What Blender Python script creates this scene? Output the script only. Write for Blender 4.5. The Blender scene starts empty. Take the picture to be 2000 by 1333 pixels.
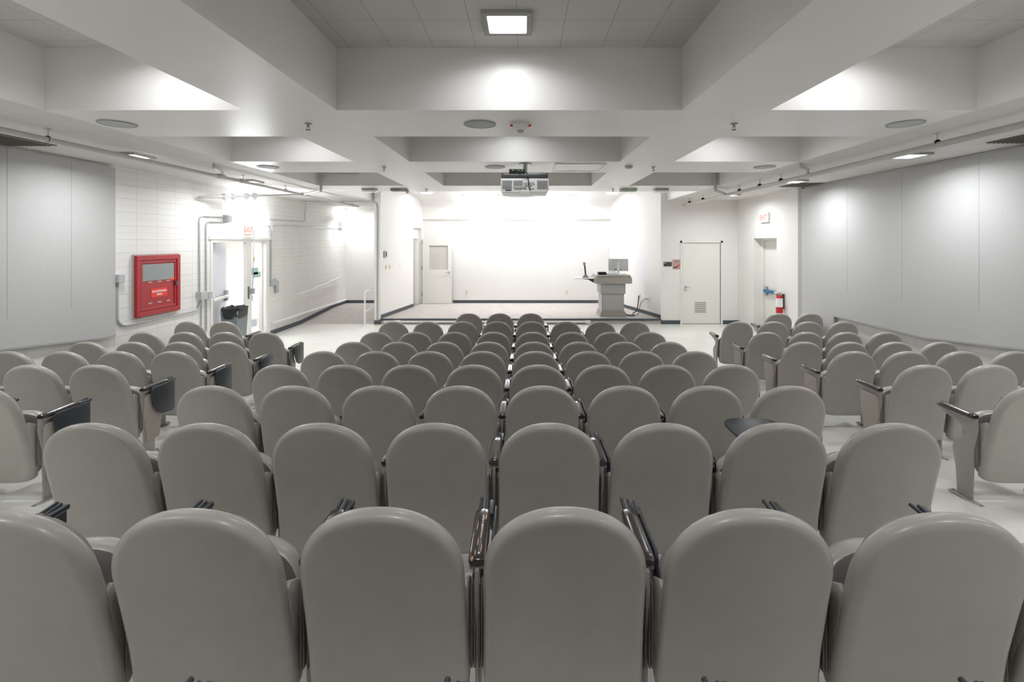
import bpy, bmesh, math, random
from mathutils import Vector, Matrix
random.seed(7)
S = bpy.context.scene
COL = S.collection
PI = math.pi

# ------------------------------------------------------------------ camera, world, exposure
F = 937.0                      # focal length in pixels of the 2000 px wide frame
EYE = 2.17
cd = bpy.data.cameras.new('camera')
cam = bpy.data.objects.new('camera', cd)
COL.objects.link(cam)
cam.location = (0, 0, EYE)
cam.rotation_euler = (PI / 2, 0, 0)
cd.sensor_width = 36.0
cd.lens = 36.0 * F / 2000.0
cd.shift_x = -0.0115
cd.shift_y = -0.09675
cd.clip_start = 0.05
S.camera = cam
w = bpy.data.worlds.new('world')
S.world = w
w.use_nodes = True
w.node_tree.nodes['Background'].inputs[0].default_value = (1, 1, 1, 1)
w.node_tree.nodes['Background'].inputs[1].default_value = 0.05
S.view_settings.view_transform = 'Standard'
S.view_settings.look = 'None'
S.view_settings.gamma = 1
S.view_settings.use_curve_mapping = False
S.view_settings.exposure = 1.0
S.cycles.use_light_tree = True
S.cycles.max_bounces = 10
S.cycles.diffuse_bounces = 8
S.cycles.sample_clamp_indirect = 8

# watts of the lamps, by kind
W_COFFER, W_SIDE, W_TUBE, W_DOOR, W_GLOBE, W_DOWN, W_HALL = 3.6, 13, 19, 8, 12, 5, 48

# ------------------------------------------------------------------ materials
def mat(name, col, rough=0.6, metal=0.0, emit=None, es=0.0, spec=None, coat=0.0):
    m = bpy.data.materials.new(name)
    m.use_nodes = True
    b = m.node_tree.nodes['Principled BSDF']
    b.inputs['Base Color'].default_value = (*col, 1)
    b.inputs['Roughness'].default_value = rough
    b.inputs['Metallic'].default_value = metal
    if spec is not None: b.inputs['Specular IOR Level'].default_value = spec
    if coat: b.inputs['Coat Weight'].default_value = coat; b.inputs['Coat Roughness'].default_value = 0.15
    if emit:
        b.inputs['Emission Color'].default_value = (*emit, 1)
        b.inputs['Emission Strength'].default_value = es
    return m

def noisy(m, scale, amount, bump=0.0, bscale=None, detail=4):
    """multiply the base colour by a soft noise and optionally add bump"""
    nt = m.node_tree; N = nt.nodes; L = nt.links
    b = N['Principled BSDF']
    tc = N.new('ShaderNodeTexCoord')
    col = tuple(b.inputs['Base Color'].default_value)
    n = N.new('ShaderNodeTexNoise'); n.inputs['Scale'].default_value = scale; n.inputs['Detail'].default_value = detail
    L.new(tc.outputs['Object'], n.inputs['Vector'])
    mr = N.new('ShaderNodeMapRange')
    mr.inputs[1].default_value = 0.3; mr.inputs[2].default_value = 0.7
    mr.inputs[3].default_value = 1 - amount; mr.inputs[4].default_value = 1 + amount * 0.5
    L.new(n.outputs[0], mr.inputs[0])
    mx = N.new('ShaderNodeMix'); mx.data_type = 'RGBA'; mx.blend_type = 'MULTIPLY'; mx.inputs[0].default_value = 1
    mx.inputs[6].default_value = col
    L.new(mr.outputs[0], mx.inputs[7])
    L.new(mx.outputs[2], b.inputs['Base Color'])
    if bump:
        n2 = N.new('ShaderNodeTexNoise'); n2.inputs['Scale'].default_value = bscale or scale * 10; n2.inputs['Detail'].default_value = 3
        L.new(tc.outputs['Object'], n2.inputs['Vector'])
        bp = N.new('ShaderNodeBump'); bp.inputs['Strength'].default_value = bump; bp.inputs['Distance'].default_value = 0.002
        L.new(n2.outputs[0], bp.inputs['Height'])
        L.new(bp.outputs[0], b.inputs['Normal'])
    return m

def grid_mat(name, col, line, du, dv, axes, width=0.006, rough=0.6, offs=(0, 0), noise=0.0, bump=0.0, half=0.0, spec=None):
    """stack-bond joints drawn in world metres: axes picks the two coordinates; half>0 adds a fainter mid joint in v"""
    m = mat(name, col, rough, spec=spec)
    nt = m.node_tree; N = nt.nodes; L = nt.links
    b = N['Principled BSDF']
    tc = N.new('ShaderNodeTexCoord')
    sep = N.new('ShaderNodeSeparateXYZ'); L.new(tc.outputs['Object'], sep.inputs[0])
    def lines(ax, d, off, wd):
        a = N.new('ShaderNodeMath'); a.operation = 'ADD'; a.inputs[1].default_value = off
        L.new(sep.outputs[ax], a.inputs[0])
        pp = N.new('ShaderNodeMath'); pp.operation = 'PINGPONG'; pp.inputs[1].default_value = d / 2
        L.new(a.outputs[0], pp.inputs[0])
        lt = N.new('ShaderNodeMapRange'); lt.inputs[1].default_value = 0; lt.inputs[2].default_value = wd
        lt.inputs[3].default_value = 1; lt.inputs[4].default_value = 0; lt.clamp = True
        L.new(pp.outputs[0], lt.inputs[0])
        return lt.outputs[0]
    def mx_(a, b2):
        k = N.new('ShaderNodeMath'); k.operation = 'MAXIMUM'
        L.new(a, k.inputs[0]); L.new(b2, k.inputs[1]); return k.outputs[0]
    f = mx_(lines(axes[0], du, offs[0], width), lines(axes[1], dv, offs[1], width))
    if half:
        h = N.new('ShaderNodeMath'); h.operation = 'MULTIPLY'; h.inputs[1].default_value = half
        L.new(lines(axes[1], dv, offs[1] + dv / 2, width), h.inputs[0])
        f = mx_(f, h.outputs[0])
    mx = N.new('ShaderNodeMix'); mx.data_type = 'RGBA'
    mx.inputs[6].default_value = (*col, 1); mx.inputs[7].default_value = (*line, 1)
    L.new(f, mx.inputs[0])
    out = mx.outputs[2]
    if noise:
        n = N.new('ShaderNodeTexNoise'); n.inputs['Scale'].default_value = 3; n.inputs['Detail'].default_value = 5
        L.new(tc.outputs['Object'], n.inputs['Vector'])
        mr = N.new('ShaderNodeMapRange'); mr.inputs[1].default_value = .3; mr.inputs[2].default_value = .7
        mr.inputs[3].default_value = 1 - noise; mr.inputs[4].default_value = 1
        L.new(n.outputs[0], mr.inputs[0])
        m2 = N.new('ShaderNodeMix'); m2.data_type = 'RGBA'; m2.blend_type = 'MULTIPLY'; m2.inputs[0].default_value = 1
        L.new(out, m2.inputs[6]); L.new(mr.outputs[0], m2.inputs[7]); out = m2.outputs[2]
    L.new(out, b.inputs['Base Color'])
    if bump:
        bp = N.new('ShaderNodeBump'); bp.inputs['Strength'].default_value = bump; bp.inputs['Distance'].default_value = 0.004; bp.invert = True
        L.new(f, bp.inputs['Height']); L.new(bp.outputs[0], b.inputs['Normal'])
    return m

M = {}
M['paint'] = noisy(mat('white_wall_paint', (.80, .785, .76), .55), 1.2, .02)
M['soffit'] = noisy(mat('soffit_paint', (.79, .77, .75), .34), 1.5, .03)
M['tile'] = grid_mat('acoustic_ceiling_tile', (.62, .60, .575), (.33, .32, .30), .35, .35, (0, 1), .004, .85, (.05, .0), .05, .3)
M['tile_side'] = grid_mat('side_ceiling_tile', (.70, .685, .665), (.52, .51, .49), .61, .61, (0, 1), .005, .7, (.1, .1), .04, .3)
M['block'] = grid_mat('painted_block_wall', (.80, .79, .765), (.61, .60, .58), .4064, .2032, (1, 2), .006, .5, (.0, .03), .03, .5, .45)
M['block_x'] = grid_mat('painted_block_wall_cross', (.80, .79, .765), (.66, .65, .63), .4064, .2032, (0, 2), .006, .5, (.0, .03), .03, .4, .4)
M['floor'] = grid_mat('waxed_floor_tile', (.80, .795, .745), (.66, .655, .61), .3048, .3048, (0, 1), .0025, .22, (0, 0), .06, .1, spec=.5)
M['carpet'] = noisy(mat('taupe_carpet', (.49, .455, .43), .95), 6, .10, .6, 400)
M['base'] = mat('charcoal_vinyl_base', (.07, .082, .095), .45)
M['fabric_wall'] = noisy(mat('grey_acoustic_fabric', (.53, .53, .525), .95), 40, .05, .5, 500)
M['fabric_edge'] = mat('grey_panel_edge', (.40, .395, .375), .8)
M['shell'] = noisy(mat('grey_chair_plastic', (.365, .341, .311), .38, spec=.5, coat=.1), 9, .05, .05, 300)
M['cushion'] = noisy(mat('grey_chair_upholstery', (.26, .247, .233), .85), 60, .05, .3, 600)
M['pad'] = noisy(mat('shade_darkened_seat_fabric', (.115, .105, .095), .9), 50, .08)  # seat fabric darkened to paint in the shade between seat and back
M['pan'] = mat('dark_seat_pan', (.15, .135, .12), .5)
M['frame'] = noisy(mat('taupe_chair_metal', (.33, .31, .29), .4), 12, .05)
M['ribs'] = mat('dark_taupe_bracket', (.17, .155, .145), .35)
M['wood'] = noisy(mat('dark_brown_armrest', (.035, .024, .022), .22, coat=.5), 30, .2)
M['chip'] = mat('bare_wood_chips', (.50, .36, .25), .7)
M['tablet'] = mat('charcoal_tablet_plastic', (.028, .034, .042), .38)
M['endfab'] = grid_mat('beige_end_panel_fabric', (.42, .375, .34), (.30, .26, .235), .014, .014, (1, 2), .0022, .95)
M['red'] = mat('cabinet_red', (.40, .022, .03), .4)
M['redsign'] = mat('sticker_red', (.80, .04, .02), .5)
M['orange'] = mat('sticker_orange', (.9, .13, .02), .5)
M['whitetext'] = mat('white_print', (.85, .85, .85), .5)
M['redbright'] = mat('extinguisher_red', (.60, .01, .02), .3)
M['glass_grey'] = mat('cabinet_glass', (.27, .30, .30), .12)
M['galv'] = mat('galvanised_steel', (.52, .55, .56), .35, .6)
M['pipe'] = mat('painted_pipe', (.52, .505, .475), .4)
M['white'] = mat('white_enamel', (.82, .82, .80), .4)
M['offwhite'] = mat('ivory_door_paint', (.80, .79, .745), .45)
M['vpane'] = mat('pale_pane', (.60, .585, .55), .25)
M['bluewhite'] = mat('cool_white_door_paint', (.66, .69, .76), .4)
M['greydark'] = mat('dark_grey_plastic', (.05, .055, .06), .5)
M['greymid'] = mat('mid_grey_plastic', (.36, .37, .38), .5)
M['ivory'] = mat('ivory_plastic', (.72, .66, .50), .5)
M['grille'] = mat('pale_speaker_grille', (.50, .51, .53), .7)
M['vent'] = mat('brown_air_grille', (.16, .14, .125), .7)
M['lectern'] = noisy(mat('grey_laminate', (.40, .395, .38), .5), 50, .08)
M['lectern_top'] = noisy(mat('taupe_laminate', (.36, .33, .30), .5), 50, .08)
M['alu'] = mat('brushed_aluminium', (.66, .67, .69), .4, .2)
M['black'] = mat('black_plastic', (.012, .012, .014), .4)
M['blue'] = mat('blue_bar_cover', (.05, .17, .33), .5)
M['led'] = mat('green_indicator', (.15, .35, .08), .4, emit=(.3, 1, .1), es=.25)
M['exit'] = mat('exit_sign_face', (.8, .5, .45), .5, emit=(1, .55, .5), es=.35)
M['exit_red'] = mat('exit_sign_letters', (.7, .02, .02), .5, emit=(1, .12, .08), es=1.2)
M['diff'] = mat('lit_lamp_diffuser', (.9, .9, .9), .5, emit=(.93, .96, 1), es=5)
M['tube'] = mat('lit_fluorescent_tube', (.9, .9, .9), .5, emit=(.93, .96, 1), es=14)
M['globe'] = mat('lit_frosted_globe', (.9, .9, .9), .5, emit=(.95, .97, 1), es=3)
M['screen'] = mat('lit_screen_edge', (.1, .2, .5), .3, emit=(.15, .4, 1), es=.8)
M['teal'] = mat('pale_teal_decal', (.42, .62, .58), .5)
M['yellow'] = mat('yellow_decal', (.9, .65, .1), .5)
M['pinkfloor'] = mat('corridor_floor', (.62, .55, .53), .3)
M['bag'] = mat('black_bin_liner', (.02, .022, .024), .28)
M['bin'] = mat('grey_bin_plastic', (.20, .225, .24), .5)
M['poster'] = noisy(mat('pinkish_notice', (.50, .36, .32), .6), 25, .3)
g = mat('clear_glass', (.9, .95, .95), .02)
g.node_tree.nodes['Principled BSDF'].inputs['Transmission Weight'].default_value = 1
g.node_tree.nodes['Principled BSDF'].inputs['IOR'].default_value = 1.05
M['glass'] = g

# ------------------------------------------------------------------ mesh builders
class MB:
    def __init__(s): s.v = []; s.f = []; s.m = []; s.mi = 0
    def add(s, vs, fs):
        o = len(s.v); s.v += [tuple(v) for v in vs]
        for f in fs: s.f.append(tuple(i + o for i in f)); s.m.append(s.mi)
        return s
    def box(s, x0, x1, y0, y1, z0, z1):
        return s.add([(x0, y0, z0), (x1, y0, z0), (x1, y1, z0), (x0, y1, z0), (x0, y0, z1), (x1, y0, z1), (x1, y1, z1), (x0, y1, z1)],
                     [(0, 3, 2, 1), (4, 5, 6, 7), (0, 1, 5, 4), (1, 2, 6, 5), (2, 3, 7, 6), (3, 0, 4, 7)])
    def bbox(s, x0, x1, y0, y1, z0, z1, r=.01, seg=2):
        """bevelled box"""
        bm = bmesh.new()
        bmesh.ops.create_cube(bm, size=1)
        for v in bm.verts:
            v.co = Vector(((x0 + x1) / 2 + v.co.x * (x1 - x0), (y0 + y1) / 2 + v.co.y * (y1 - y0), (z0 + z1) / 2 + v.co.z * (z1 - z0)))
        bmesh.ops.bevel(bm, geom=bm.edges[:], offset=r, segments=seg, affect='EDGES', profile=.5)
        return s.frombm(bm)
    def frombm(s, bm):
        bm.verts.index_update()
        s.add([v.co[:] for v in bm.verts], [[v.index for v in f.verts] for f in bm.faces]); bm.free(); return s
    def prism(s, pts, a, b, axis, bevel=0, seg=2):
        """polygon pts in the two remaining axes, extruded along axis from a to b"""
        bm = bmesh.new()
        def P(p, t):
            return {'x': (t, p[0], p[1]), 'y': (p[0], t, p[1]), 'z': (p[0], p[1], t)}[axis]
        A = [bm.verts.new(P(p, a)) for p in pts]; B = [bm.verts.new(P(p, b)) for p in pts]
        bm.faces.new(A); bm.faces.new(B[::-1])
        n = len(pts)
        for i in range(n):
            bm.faces.new((A[i], B[i], B[(i + 1) % n], A[(i + 1) % n]))
        bmesh.ops.recalc_face_normals(bm, faces=bm.faces[:])
        if bevel: bmesh.ops.bevel(bm, geom=bm.edges[:], offset=bevel, segments=seg, affect='EDGES', profile=.5)
        return s.frombm(bm)
    def tube(s, pts, r, n=10, cap=True):
        pts = [Vector(p) for p in pts]
        rings = []
        up = None
        for i, p in enumerate(pts):
            d = (pts[min(i + 1, len(pts) - 1)] - pts[max(i - 1, 0)]).normalized()
            if up is None:
                up = d.orthogonal().normalized()
            up = (up - d * up.dot(d)).normalized()
            q = d.cross(up)
            rings.append([p + (up * math.cos(2 * PI * k / n) + q * math.sin(2 * PI * k / n)) * r for k in range(n)])
        vs = [v for R in rings for v in R]; fs = []
        for i in range(len(pts) - 1):
            for k in range(n):
                fs.append((i * n + k, i * n + (k + 1) % n, (i + 1) * n + (k + 1) % n, (i + 1) * n + k))
        if cap: fs += [tuple(range(n))[::-1], tuple((len(pts) - 1) * n + k for k in range(n))]
        return s.add(vs, fs)
    def lathe(s, prof, c, n=32, ax='z'):
        vs = []; fs = []
        for r, h in prof:
            for k in range(n):
                a = 2 * PI * k / n
                p = (r * math.cos(a), r * math.sin(a), h)
                if ax == 'y': p = (p[0], p[2], p[1])
                if ax == 'x': p = (p[2], p[0], p[1])
                vs.append((c[0] + p[0], c[1] + p[1], c[2] + p[2]))
        for i in range(len(prof) - 1):
            for k in range(n):
                fs.append((i * n + k, i * n + (k + 1) % n, (i + 1) * n + (k + 1) % n, (i + 1) * n + k))
        fs += [tuple(range(n))[::-1], tuple((len(prof) - 1) * n + k for k in range(n))]
        return s.add(vs, fs)
    def build(s, name, mats, parent=None, smooth=False, kind=None, angle=35):
        me = bpy.data.meshes.new(name)
        me.from_pydata(s.v, [], s.f)
        bm = bmesh.new(); bm.from_mesh(me)
        bmesh.ops.recalc_face_normals(bm, faces=bm.faces[:])
        bm.to_mesh(me); bm.free()
        for m in (mats if isinstance(mats, (list, tuple)) else [mats]): me.materials.append(m)
        me.polygons.foreach_set('material_index', s.m)
        o = bpy.data.objects.new(name, me)
        COL.objects.link(o)
        if smooth:
            me.shade_smooth()
            try: me.set_sharp_from_angle(angle=math.radians(angle))
            except Exception: pass
        if parent: o.parent = parent
        if kind: o['kind'] = kind
        return o

def rounded(pts, r, seg=5):
    """round the corners of a 3-D polyline"""
    pts = [Vector(p) for p in pts]
    out = [pts[0]]
    for i in range(1, len(pts) - 1):
        a, b, c = pts[i - 1], pts[i], pts[i + 1]
        k = min(r, (a - b).length * .45, (c - b).length * .45)
        p0 = b + (a - b).normalized() * k; p1 = b + (c - b).normalized() * k
        for t in range(seg + 1):
            u = t / seg
            out.append((1 - u) ** 2 * p0 + 2 * u * (1 - u) * b + u * u * p1)
    out.append(pts[-1])
    return out

def tag(o, label, cat, group=None):
    o['label'] = label; o['category'] = cat
    if group: o['group'] = group
    return o
def empty(name, loc, label, cat, group=None, rz=0):
    o = bpy.data.objects.new(name, None); COL.objects.link(o); o.location = loc; o.rotation_euler = (0, 0, rz)
    return tag(o, label, cat, group)
def lamp(name, parent, loc, rot, sx, sy, watts, col=(.96, .98, 1), spread=180):
    l = bpy.data.lights.new(name, 'AREA'); l.shape = 'RECTANGLE'; l.size = sx; l.size_y = sy; l.energy = watts; l.color = col; l.spread = math.radians(spread)
    o = bpy.data.objects.new(name, l); COL.objects.link(o); o.location = loc; o.rotation_euler = rot
    o.parent = parent
    return o
def text(body, size, loc, rot, m, name, parent, extrude=.0008, sx=1, width_off=0.0):
    c = bpy.data.curves.new(name, 'FONT'); c.body = body; c.size = size; c.extrude = extrude; c.offset = width_off
    c.align_x = 'CENTER'; c.align_y = 'CENTER'
    t = bpy.data.objects.new('tmp', c); COL.objects.link(t)
    bpy.context.view_layer.update()
    me = bpy.data.meshes.new_from_object(t.evaluated_get(bpy.context.evaluated_depsgraph_get()))
    bpy.data.objects.remove(t)
    me.materials.clear(); me.materials.append(m)
    o = bpy.data.objects.new(name, me); COL.objects.link(o); o.location = loc; o.rotation_euler = rot; o.scale = (sx, 1, 1)
    o.parent = parent
    return o

# ------------------------------------------------------------------ the room
XL, XR = -5.9, 5.65           # side walls
YB, YD, YF = -2.4, 12.67, 15.9   # back wall, wall beside the stage, rear stage wall
ZS, ZC, ZT = EYE + 1.10, EYE + 1.62, EYE + 1.53   # soffits, coffer ceilings, stage ceiling
ST = .143                     # stage height
def stage_l(y): return -3.78 + .139 * (y - YD)
def stage_r(y): return 3.62 - .238 * (y - YD)
def floor_z(y):
    return max(0.0, (6.67 - y) * .0984)
def LP(px, py, off=0.0, X=XL):      # a point of the left wall from measured image coordinates
    y = F * abs(X) / (1023 - px); return (X + off, y, EYE - (py - 473) * y / F)

# floor: raked to y = 6.67, level beyond
b = MB()
b.add([(XL, YB, floor_z(YB)), (XR + .0, YB, floor_z(YB)), (XR, 2.57, floor_z(2.57)), (XL, 2.57, floor_z(2.57)), (XR, 6.67, 0), (XL, 6.67, 0), (XR, YD, 0), (XL, YD, 0)],
      [(0, 1, 2, 3), (3, 2, 4, 5), (5, 4, 6, 7)])
b.add([(XL, YB, -.2), (XR, YB, -.2), (XR, YD, -.2), (XL, YD, -.2)], [(0, 3, 2, 1)])
b.build('floor', M['floor'], kind='structure')

# stage platform
b = MB()
b.prism([(stage_l(YD) - .02, YD), (stage_r(YD) + .02, YD), (stage_r(YF) + .02, YF + .02), (stage_l(YF) - .02, YF + .02)], .0, ST, 'z')
b.build('floor_stage', M['carpet'], kind='structure')
b = MB()
b.box(stage_l(YD) + .01, stage_r(YD) - .01, YD - .02, YD + .03, ST - .05, ST + .004)
b.build('trim_1', M['base'], kind='structure')
# white raceway along the stage front
t = empty('cable_raceway', (0, YD - .02, 0), 'long white cable raceway along the bottom of the stage front', 'raceway')
b = MB(); b.bbox(-3.70, 1.74, -.012, .012, .045, .095, .005); b.build('raceway_channel', M['white'], t)
b = MB(); b.bbox(-3.70, 1.60, -.002, .012, .008, .018, .001); b.build('bottom_strip', M['greymid'], t)
for x in (-3.32, -.93, 1.69):
    b = MB(); b.bbox(x - .07, x + .07, -.03, .012, .02, .105, .006); b.build('junction_box', M['white'], t)
# ramp left of the stage
b = MB()
b.prism([(YD, 0), (15.0, ST), (YF, ST), (YF, -.05), (YD, -.05)], XL, stage_l(YD) - .02, 'x')
b.build('floor_ramp', M['carpet'], kind='structure')

# left wall with the corridor doorway
DY0, DY1, DZ = 9.02, 11.10, 2.25
b = MB()
b.mi = 0
b.box(XL - .2, XL, YB, DY0, 0, ZS)
b.box(XL - .2, XL, DY1, YF + .2, 0, ZS)
b.box(XL - .2, XL, DY0, DY1, DZ, ZS)
b.build('wall_left', M['block'], kind='structure')
b = MB(); b.prism([(XL + .001, .24), (XL + .05, .24), (XL + .05, .27), (XL + .001, .285)], 11.25, YF - .01, 'y')
b.v = [(p[0], p[1], p[2]) for p in b.v]
b.build('trim_2', M['paint'], kind='structure')
# baseboards along the left wall
b = MB()
def base_strip(b, p, q, z0, z1, h=.10, th=.012, side=1):
    p = Vector((p[0], p[1], 0)); q = Vector((q[0], q[1], 0)); d = (q - p).normalized(); n = Vector((-d.y, d.x, 0)) * side * th
    vs = [(p.x, p.y, z0), (q.x, q.y, z1), (q.x, q.y, z1 + h), (p.x, p.y, z0 + h)]
    vs2 = [(v[0] + n.x, v[1] + n.y, v[2]) for v in vs]
    b.add(vs + vs2, [(0, 1, 2, 3), (7, 6, 5, 4), (0, 4, 5, 1), (3, 2, 6, 7), (1, 5, 6, 2), (0, 3, 7, 4)])
base_strip(b, (XL, 11.16), (XL, YD), 0, 0, side=-1)
base_strip(b, (XL, YD), (XL, 15.0), 0, ST, side=-1)
base_strip(b, (XL, 15.0), (XL, YF), ST, ST, side=-1)
b.build('baseboard_left', M['base'], kind='structure')

# rear wall (behind stage and ramp)
b = MB(); b.box(XL - .2, XR + .2, YF, YF + .2, 0, ZC + .2)
b.build('wall_front', M['paint'], kind='structure')
b = MB()
base_strip(b, (XL, YF), (stage_l(YD) - .2, YF), ST, ST, side=-1)
base_strip(b, (-2.34, YF), (stage_r(YF), YF), ST, ST, side=-1)
b.build('baseboard_front', M['base'], kind='structure')

# wing wall left of the stage, with the passage near its rear end
PY0, PY1, PZ = 15.0, 15.78, EYE + .45
def wing(b, y0, y1, z0, z1, xf, th):
    a0, a1 = xf(y0), xf(y1)
    b.prism([(a0, y0), (a1, y1), (a1 + th, y1), (a0 + th, y0)], z0, z1, 'z')
b = MB()
wing(b, YD, PY0, 0, ZC, stage_l, -.17)
wing(b, PY0, YF, PZ, ZC, stage_l, -.17)
wing(b, PY1, YF, ST, PZ, stage_l, -.17)
b.build('wall_stage_left', M['paint'], kind='structure')
b = MB()
p0, p1 = (stage_l(YD + .0), YD), (stage_l(PY0), PY0)
base_strip(b, p0, p1, ST, ST, side=-1)
base_strip(b, (stage_l(YD) - .17, YD), (stage_l(YD), YD), 0, 0, side=-1)
b.build('baseboard_stage_left', M['base'], kind='structure')
# door lining of the passage
b = MB()
for (a, c) in ((PY0 - .0, PY0 + .06), (PY1 - .06, PY1)):
    wing(b, a, c, ST, ST + 2.20, lambda y: stage_l(y) - .10, -.10)
wing(b, PY0, PY1, ST + 2.14, ST + 2.20, lambda y: stage_l(y) - .10, -.10)
wing(b, PY0, PY1, ST + 2.20, PZ, lambda y: stage_l(y) - .13, -.04)
b.build('trim_3', M['white'], kind='structure')
# wing wall right of the stage
b = MB(); wing(b, YD + .15, YF, 0, ZC, stage_r, .17); b.prism([(stage_r(YD), YD), (3.79, YD), (3.79, YD + .15), (stage_r(YD + .15), YD + .15)], ZS, ZC, 'z')
b.build('wall_stage_right', M['paint'], kind='structure')
b = MB(); base_strip(b, (stage_r(YD), YD), (stage_r(YF), YF), ST, ST, side=1)
b.build('baseboard_stage_right', M['base'], kind='structure')
# wall with the closet door, right of the stage
b = MB()
CX0, CX1 = 4.18, 5.20
b.prism([(stage_r(YD), YD), (CX0, YD), (CX0, YD + .15), (stage_r(YD + .15), YD + .15)], 0, ZS, 'z')
b.box(CX1, XR, YD, YD + .15, 0, ZS)
b.box(CX0, CX1, YD, YD + .15, 2.15, ZS)
b.build('wall_front_right', M['paint'], kind='structure')
b = MB()
base_strip(b, (stage_r(YD), YD), (CX0 - .05, YD), 0, 0, side=-1)
base_strip(b, (CX1 + .05, YD), (XR, YD), 0, 0, side=-1)
base_strip(b, (XR, YD), (XR, 12.0), 0, 0, side=-1)
b.build('baseboard_front_right', M['base'], kind='structure')
# right wall with recessed exit door
RY0, RY1, RZ = 10.72, 11.79, 2.26
b = MB()
b.mi = 0
b.box(XR, XR + .4, YB, 9.68, 0, ZS)
b.mi = 1
b.box(XR, XR + .4, 9.68, RY0, 0, ZS)
b.box(XR, XR + .4, RY1, YD + .15, 0, ZS)
b.box(XR, XR + .4, RY0, RY1, RZ, ZS)
b.box(XR + .3, XR + .4, RY0, RY1, 0, RZ)
b.build('wall_right', [M['block'], M['paint']], kind='structure')
b = MB(); b.box(XL - .2, XR + .4, YB - .2, YB, 0, ZC + .1)
b.build('wall_back', M['fabric_wall'], kind='structure')
# the vertical end of the panel recess on the right wall
b = MB(); b.box(XR - .05, XR, 9.66, 9.80, 0, ZS - .01)
b.build('trim_4', M['fabric_edge'], kind='structure')

# ceiling: soffit grid with coffers, higher ceiling over the stage
b = MB()
xs = [XL, -4.0, -2.33, -1.565, 1.32, 2.055, 3.78, XR]
ys = [YB, -1.0, 1.05, 2.02, 4.0, 5.0, 6.56, 7.58, 9.37, 10.4]
for i in range(7):
    for j in range(9):
        x0, x1, y0, y1 = xs[i], xs[i + 1], ys[j], ys[j + 1]
        coffer = i in (1, 3, 5) and j in (1, 3, 5, 7)
        if coffer:
            b.mi = 1
            b.add([(x0, y0, ZC), (x1, y0, ZC), (x1, y1, ZC), (x0, y1, ZC)], [(0, 1, 2, 3)])
            b.mi = 0
            b.add([(x0, y0, ZS), (x1, y0, ZS), (x1, y1, ZS), (x0, y1, ZS), (x0, y0, ZC), (x1, y0, ZC), (x1, y1, ZC), (x0, y1, ZC)],
                  [(0, 1, 5, 4), (1, 2, 6, 5), (2, 3, 7, 6), (3, 0, 4, 7)])
        else:
            b.mi = 2 if i in (0, 6) else 0
            b.add([(x0, y0, ZS), (x1, y0, ZS), (x1, y1, ZS), (x0, y1, ZS)], [(0, 1, 2, 3)])
b.mi = 2
b.add([(XL, 10.4, ZS), (-4, 10.4, ZS), (-4, YF, ZS), (XL, YF, ZS)], [(0, 1, 2, 3)])
b.add([(3.78, 10.4, ZS), (XR, 10.4, ZS), (XR, YD, ZS), (3.78, YD, ZS)], [(0, 1, 2, 3)])
b.mi = 0
b.add([(-4, 10.4, ZS), (3.78, 10.4, ZS), (3.78, 10.4, ZT), (-4, 10.4, ZT)], [(0, 1, 2, 3)])
b.add([(-4, 10.4, ZS), (-4, YF, ZS), (-4, YF, ZT), (-4, 10.4, ZT)], [(0, 1, 2, 3)])
b.add([(3.78, 10.4, ZS), (3.78, YD, ZS), (3.78, YD, ZT), (3.78, 10.4, ZT)], [(0, 1, 2, 3)])
b.add([(-4, 10.4, ZT), (3.78, 10.4, ZT), (3.78, YD, ZT), (3.62, YD, ZT), (stage_r(14.2), 14.2, ZT), (stage_l(14.2), 14.2, ZT), (stage_l(YD), YD, ZT), (-4, YD, ZT)],
      [tuple(range(8))])
# cove that bends down to the ledge over the rear wall
prof = [(14.2, ZT)]
for k in range(1, 15):
    a = k / 14 * PI / 2
    prof.append((14.2 + 1.61 * math.sin(a) ** .92, ZT - .50 * (1 - math.cos(a) ** .85)))
prof += [(15.815, EYE + .90), (15.82, EYE + .755), (YF, EYE + .685)]
for k in range(len(prof) - 1):
    (ya, za), (yb, zb) = prof[k], prof[k + 1]
    b.add([(stage_l(ya), ya, za), (stage_r(ya), ya, za), (stage_r(yb), yb, zb), (stage_l(yb), yb, zb)], [(0, 1, 2, 3)])
# slab above everything
b.add([(XL, YB, ZC + .15), (XR, YB, ZC + .15), (XR, YF, ZC + .15), (XL, YF, ZC + .15)], [(0, 1, 2, 3)])
b.build('ceiling', [M['soffit'], M['tile'], M['tile_side']], kind='structure')

# corridor beyond the left door
b = MB(); b.box(XL - 2.6, XL - .2, 7.6, 13.6, -.1, 0); b.build('floor_corridor', M['pinkfloor'], kind='structure')
b = MB(); b.box(XL - 2.6, XL - .2, 7.6, 13.6, 2.6, 2.7); b.build('ceiling_corridor', M['paint'], kind='structure')
b = MB(); b.box(XL - 2.7, XL - 2.6, 7.6, 13.6, 0, 2.7); b.box(XL - 2.6, XL - .2, 7.5, 7.6, 0, 2.7); b.box(XL - 2.6, XL - .2, 13.6, 13.7, 0, 2.7)
b.build('wall_corridor', M['block'], kind='structure')

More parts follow.
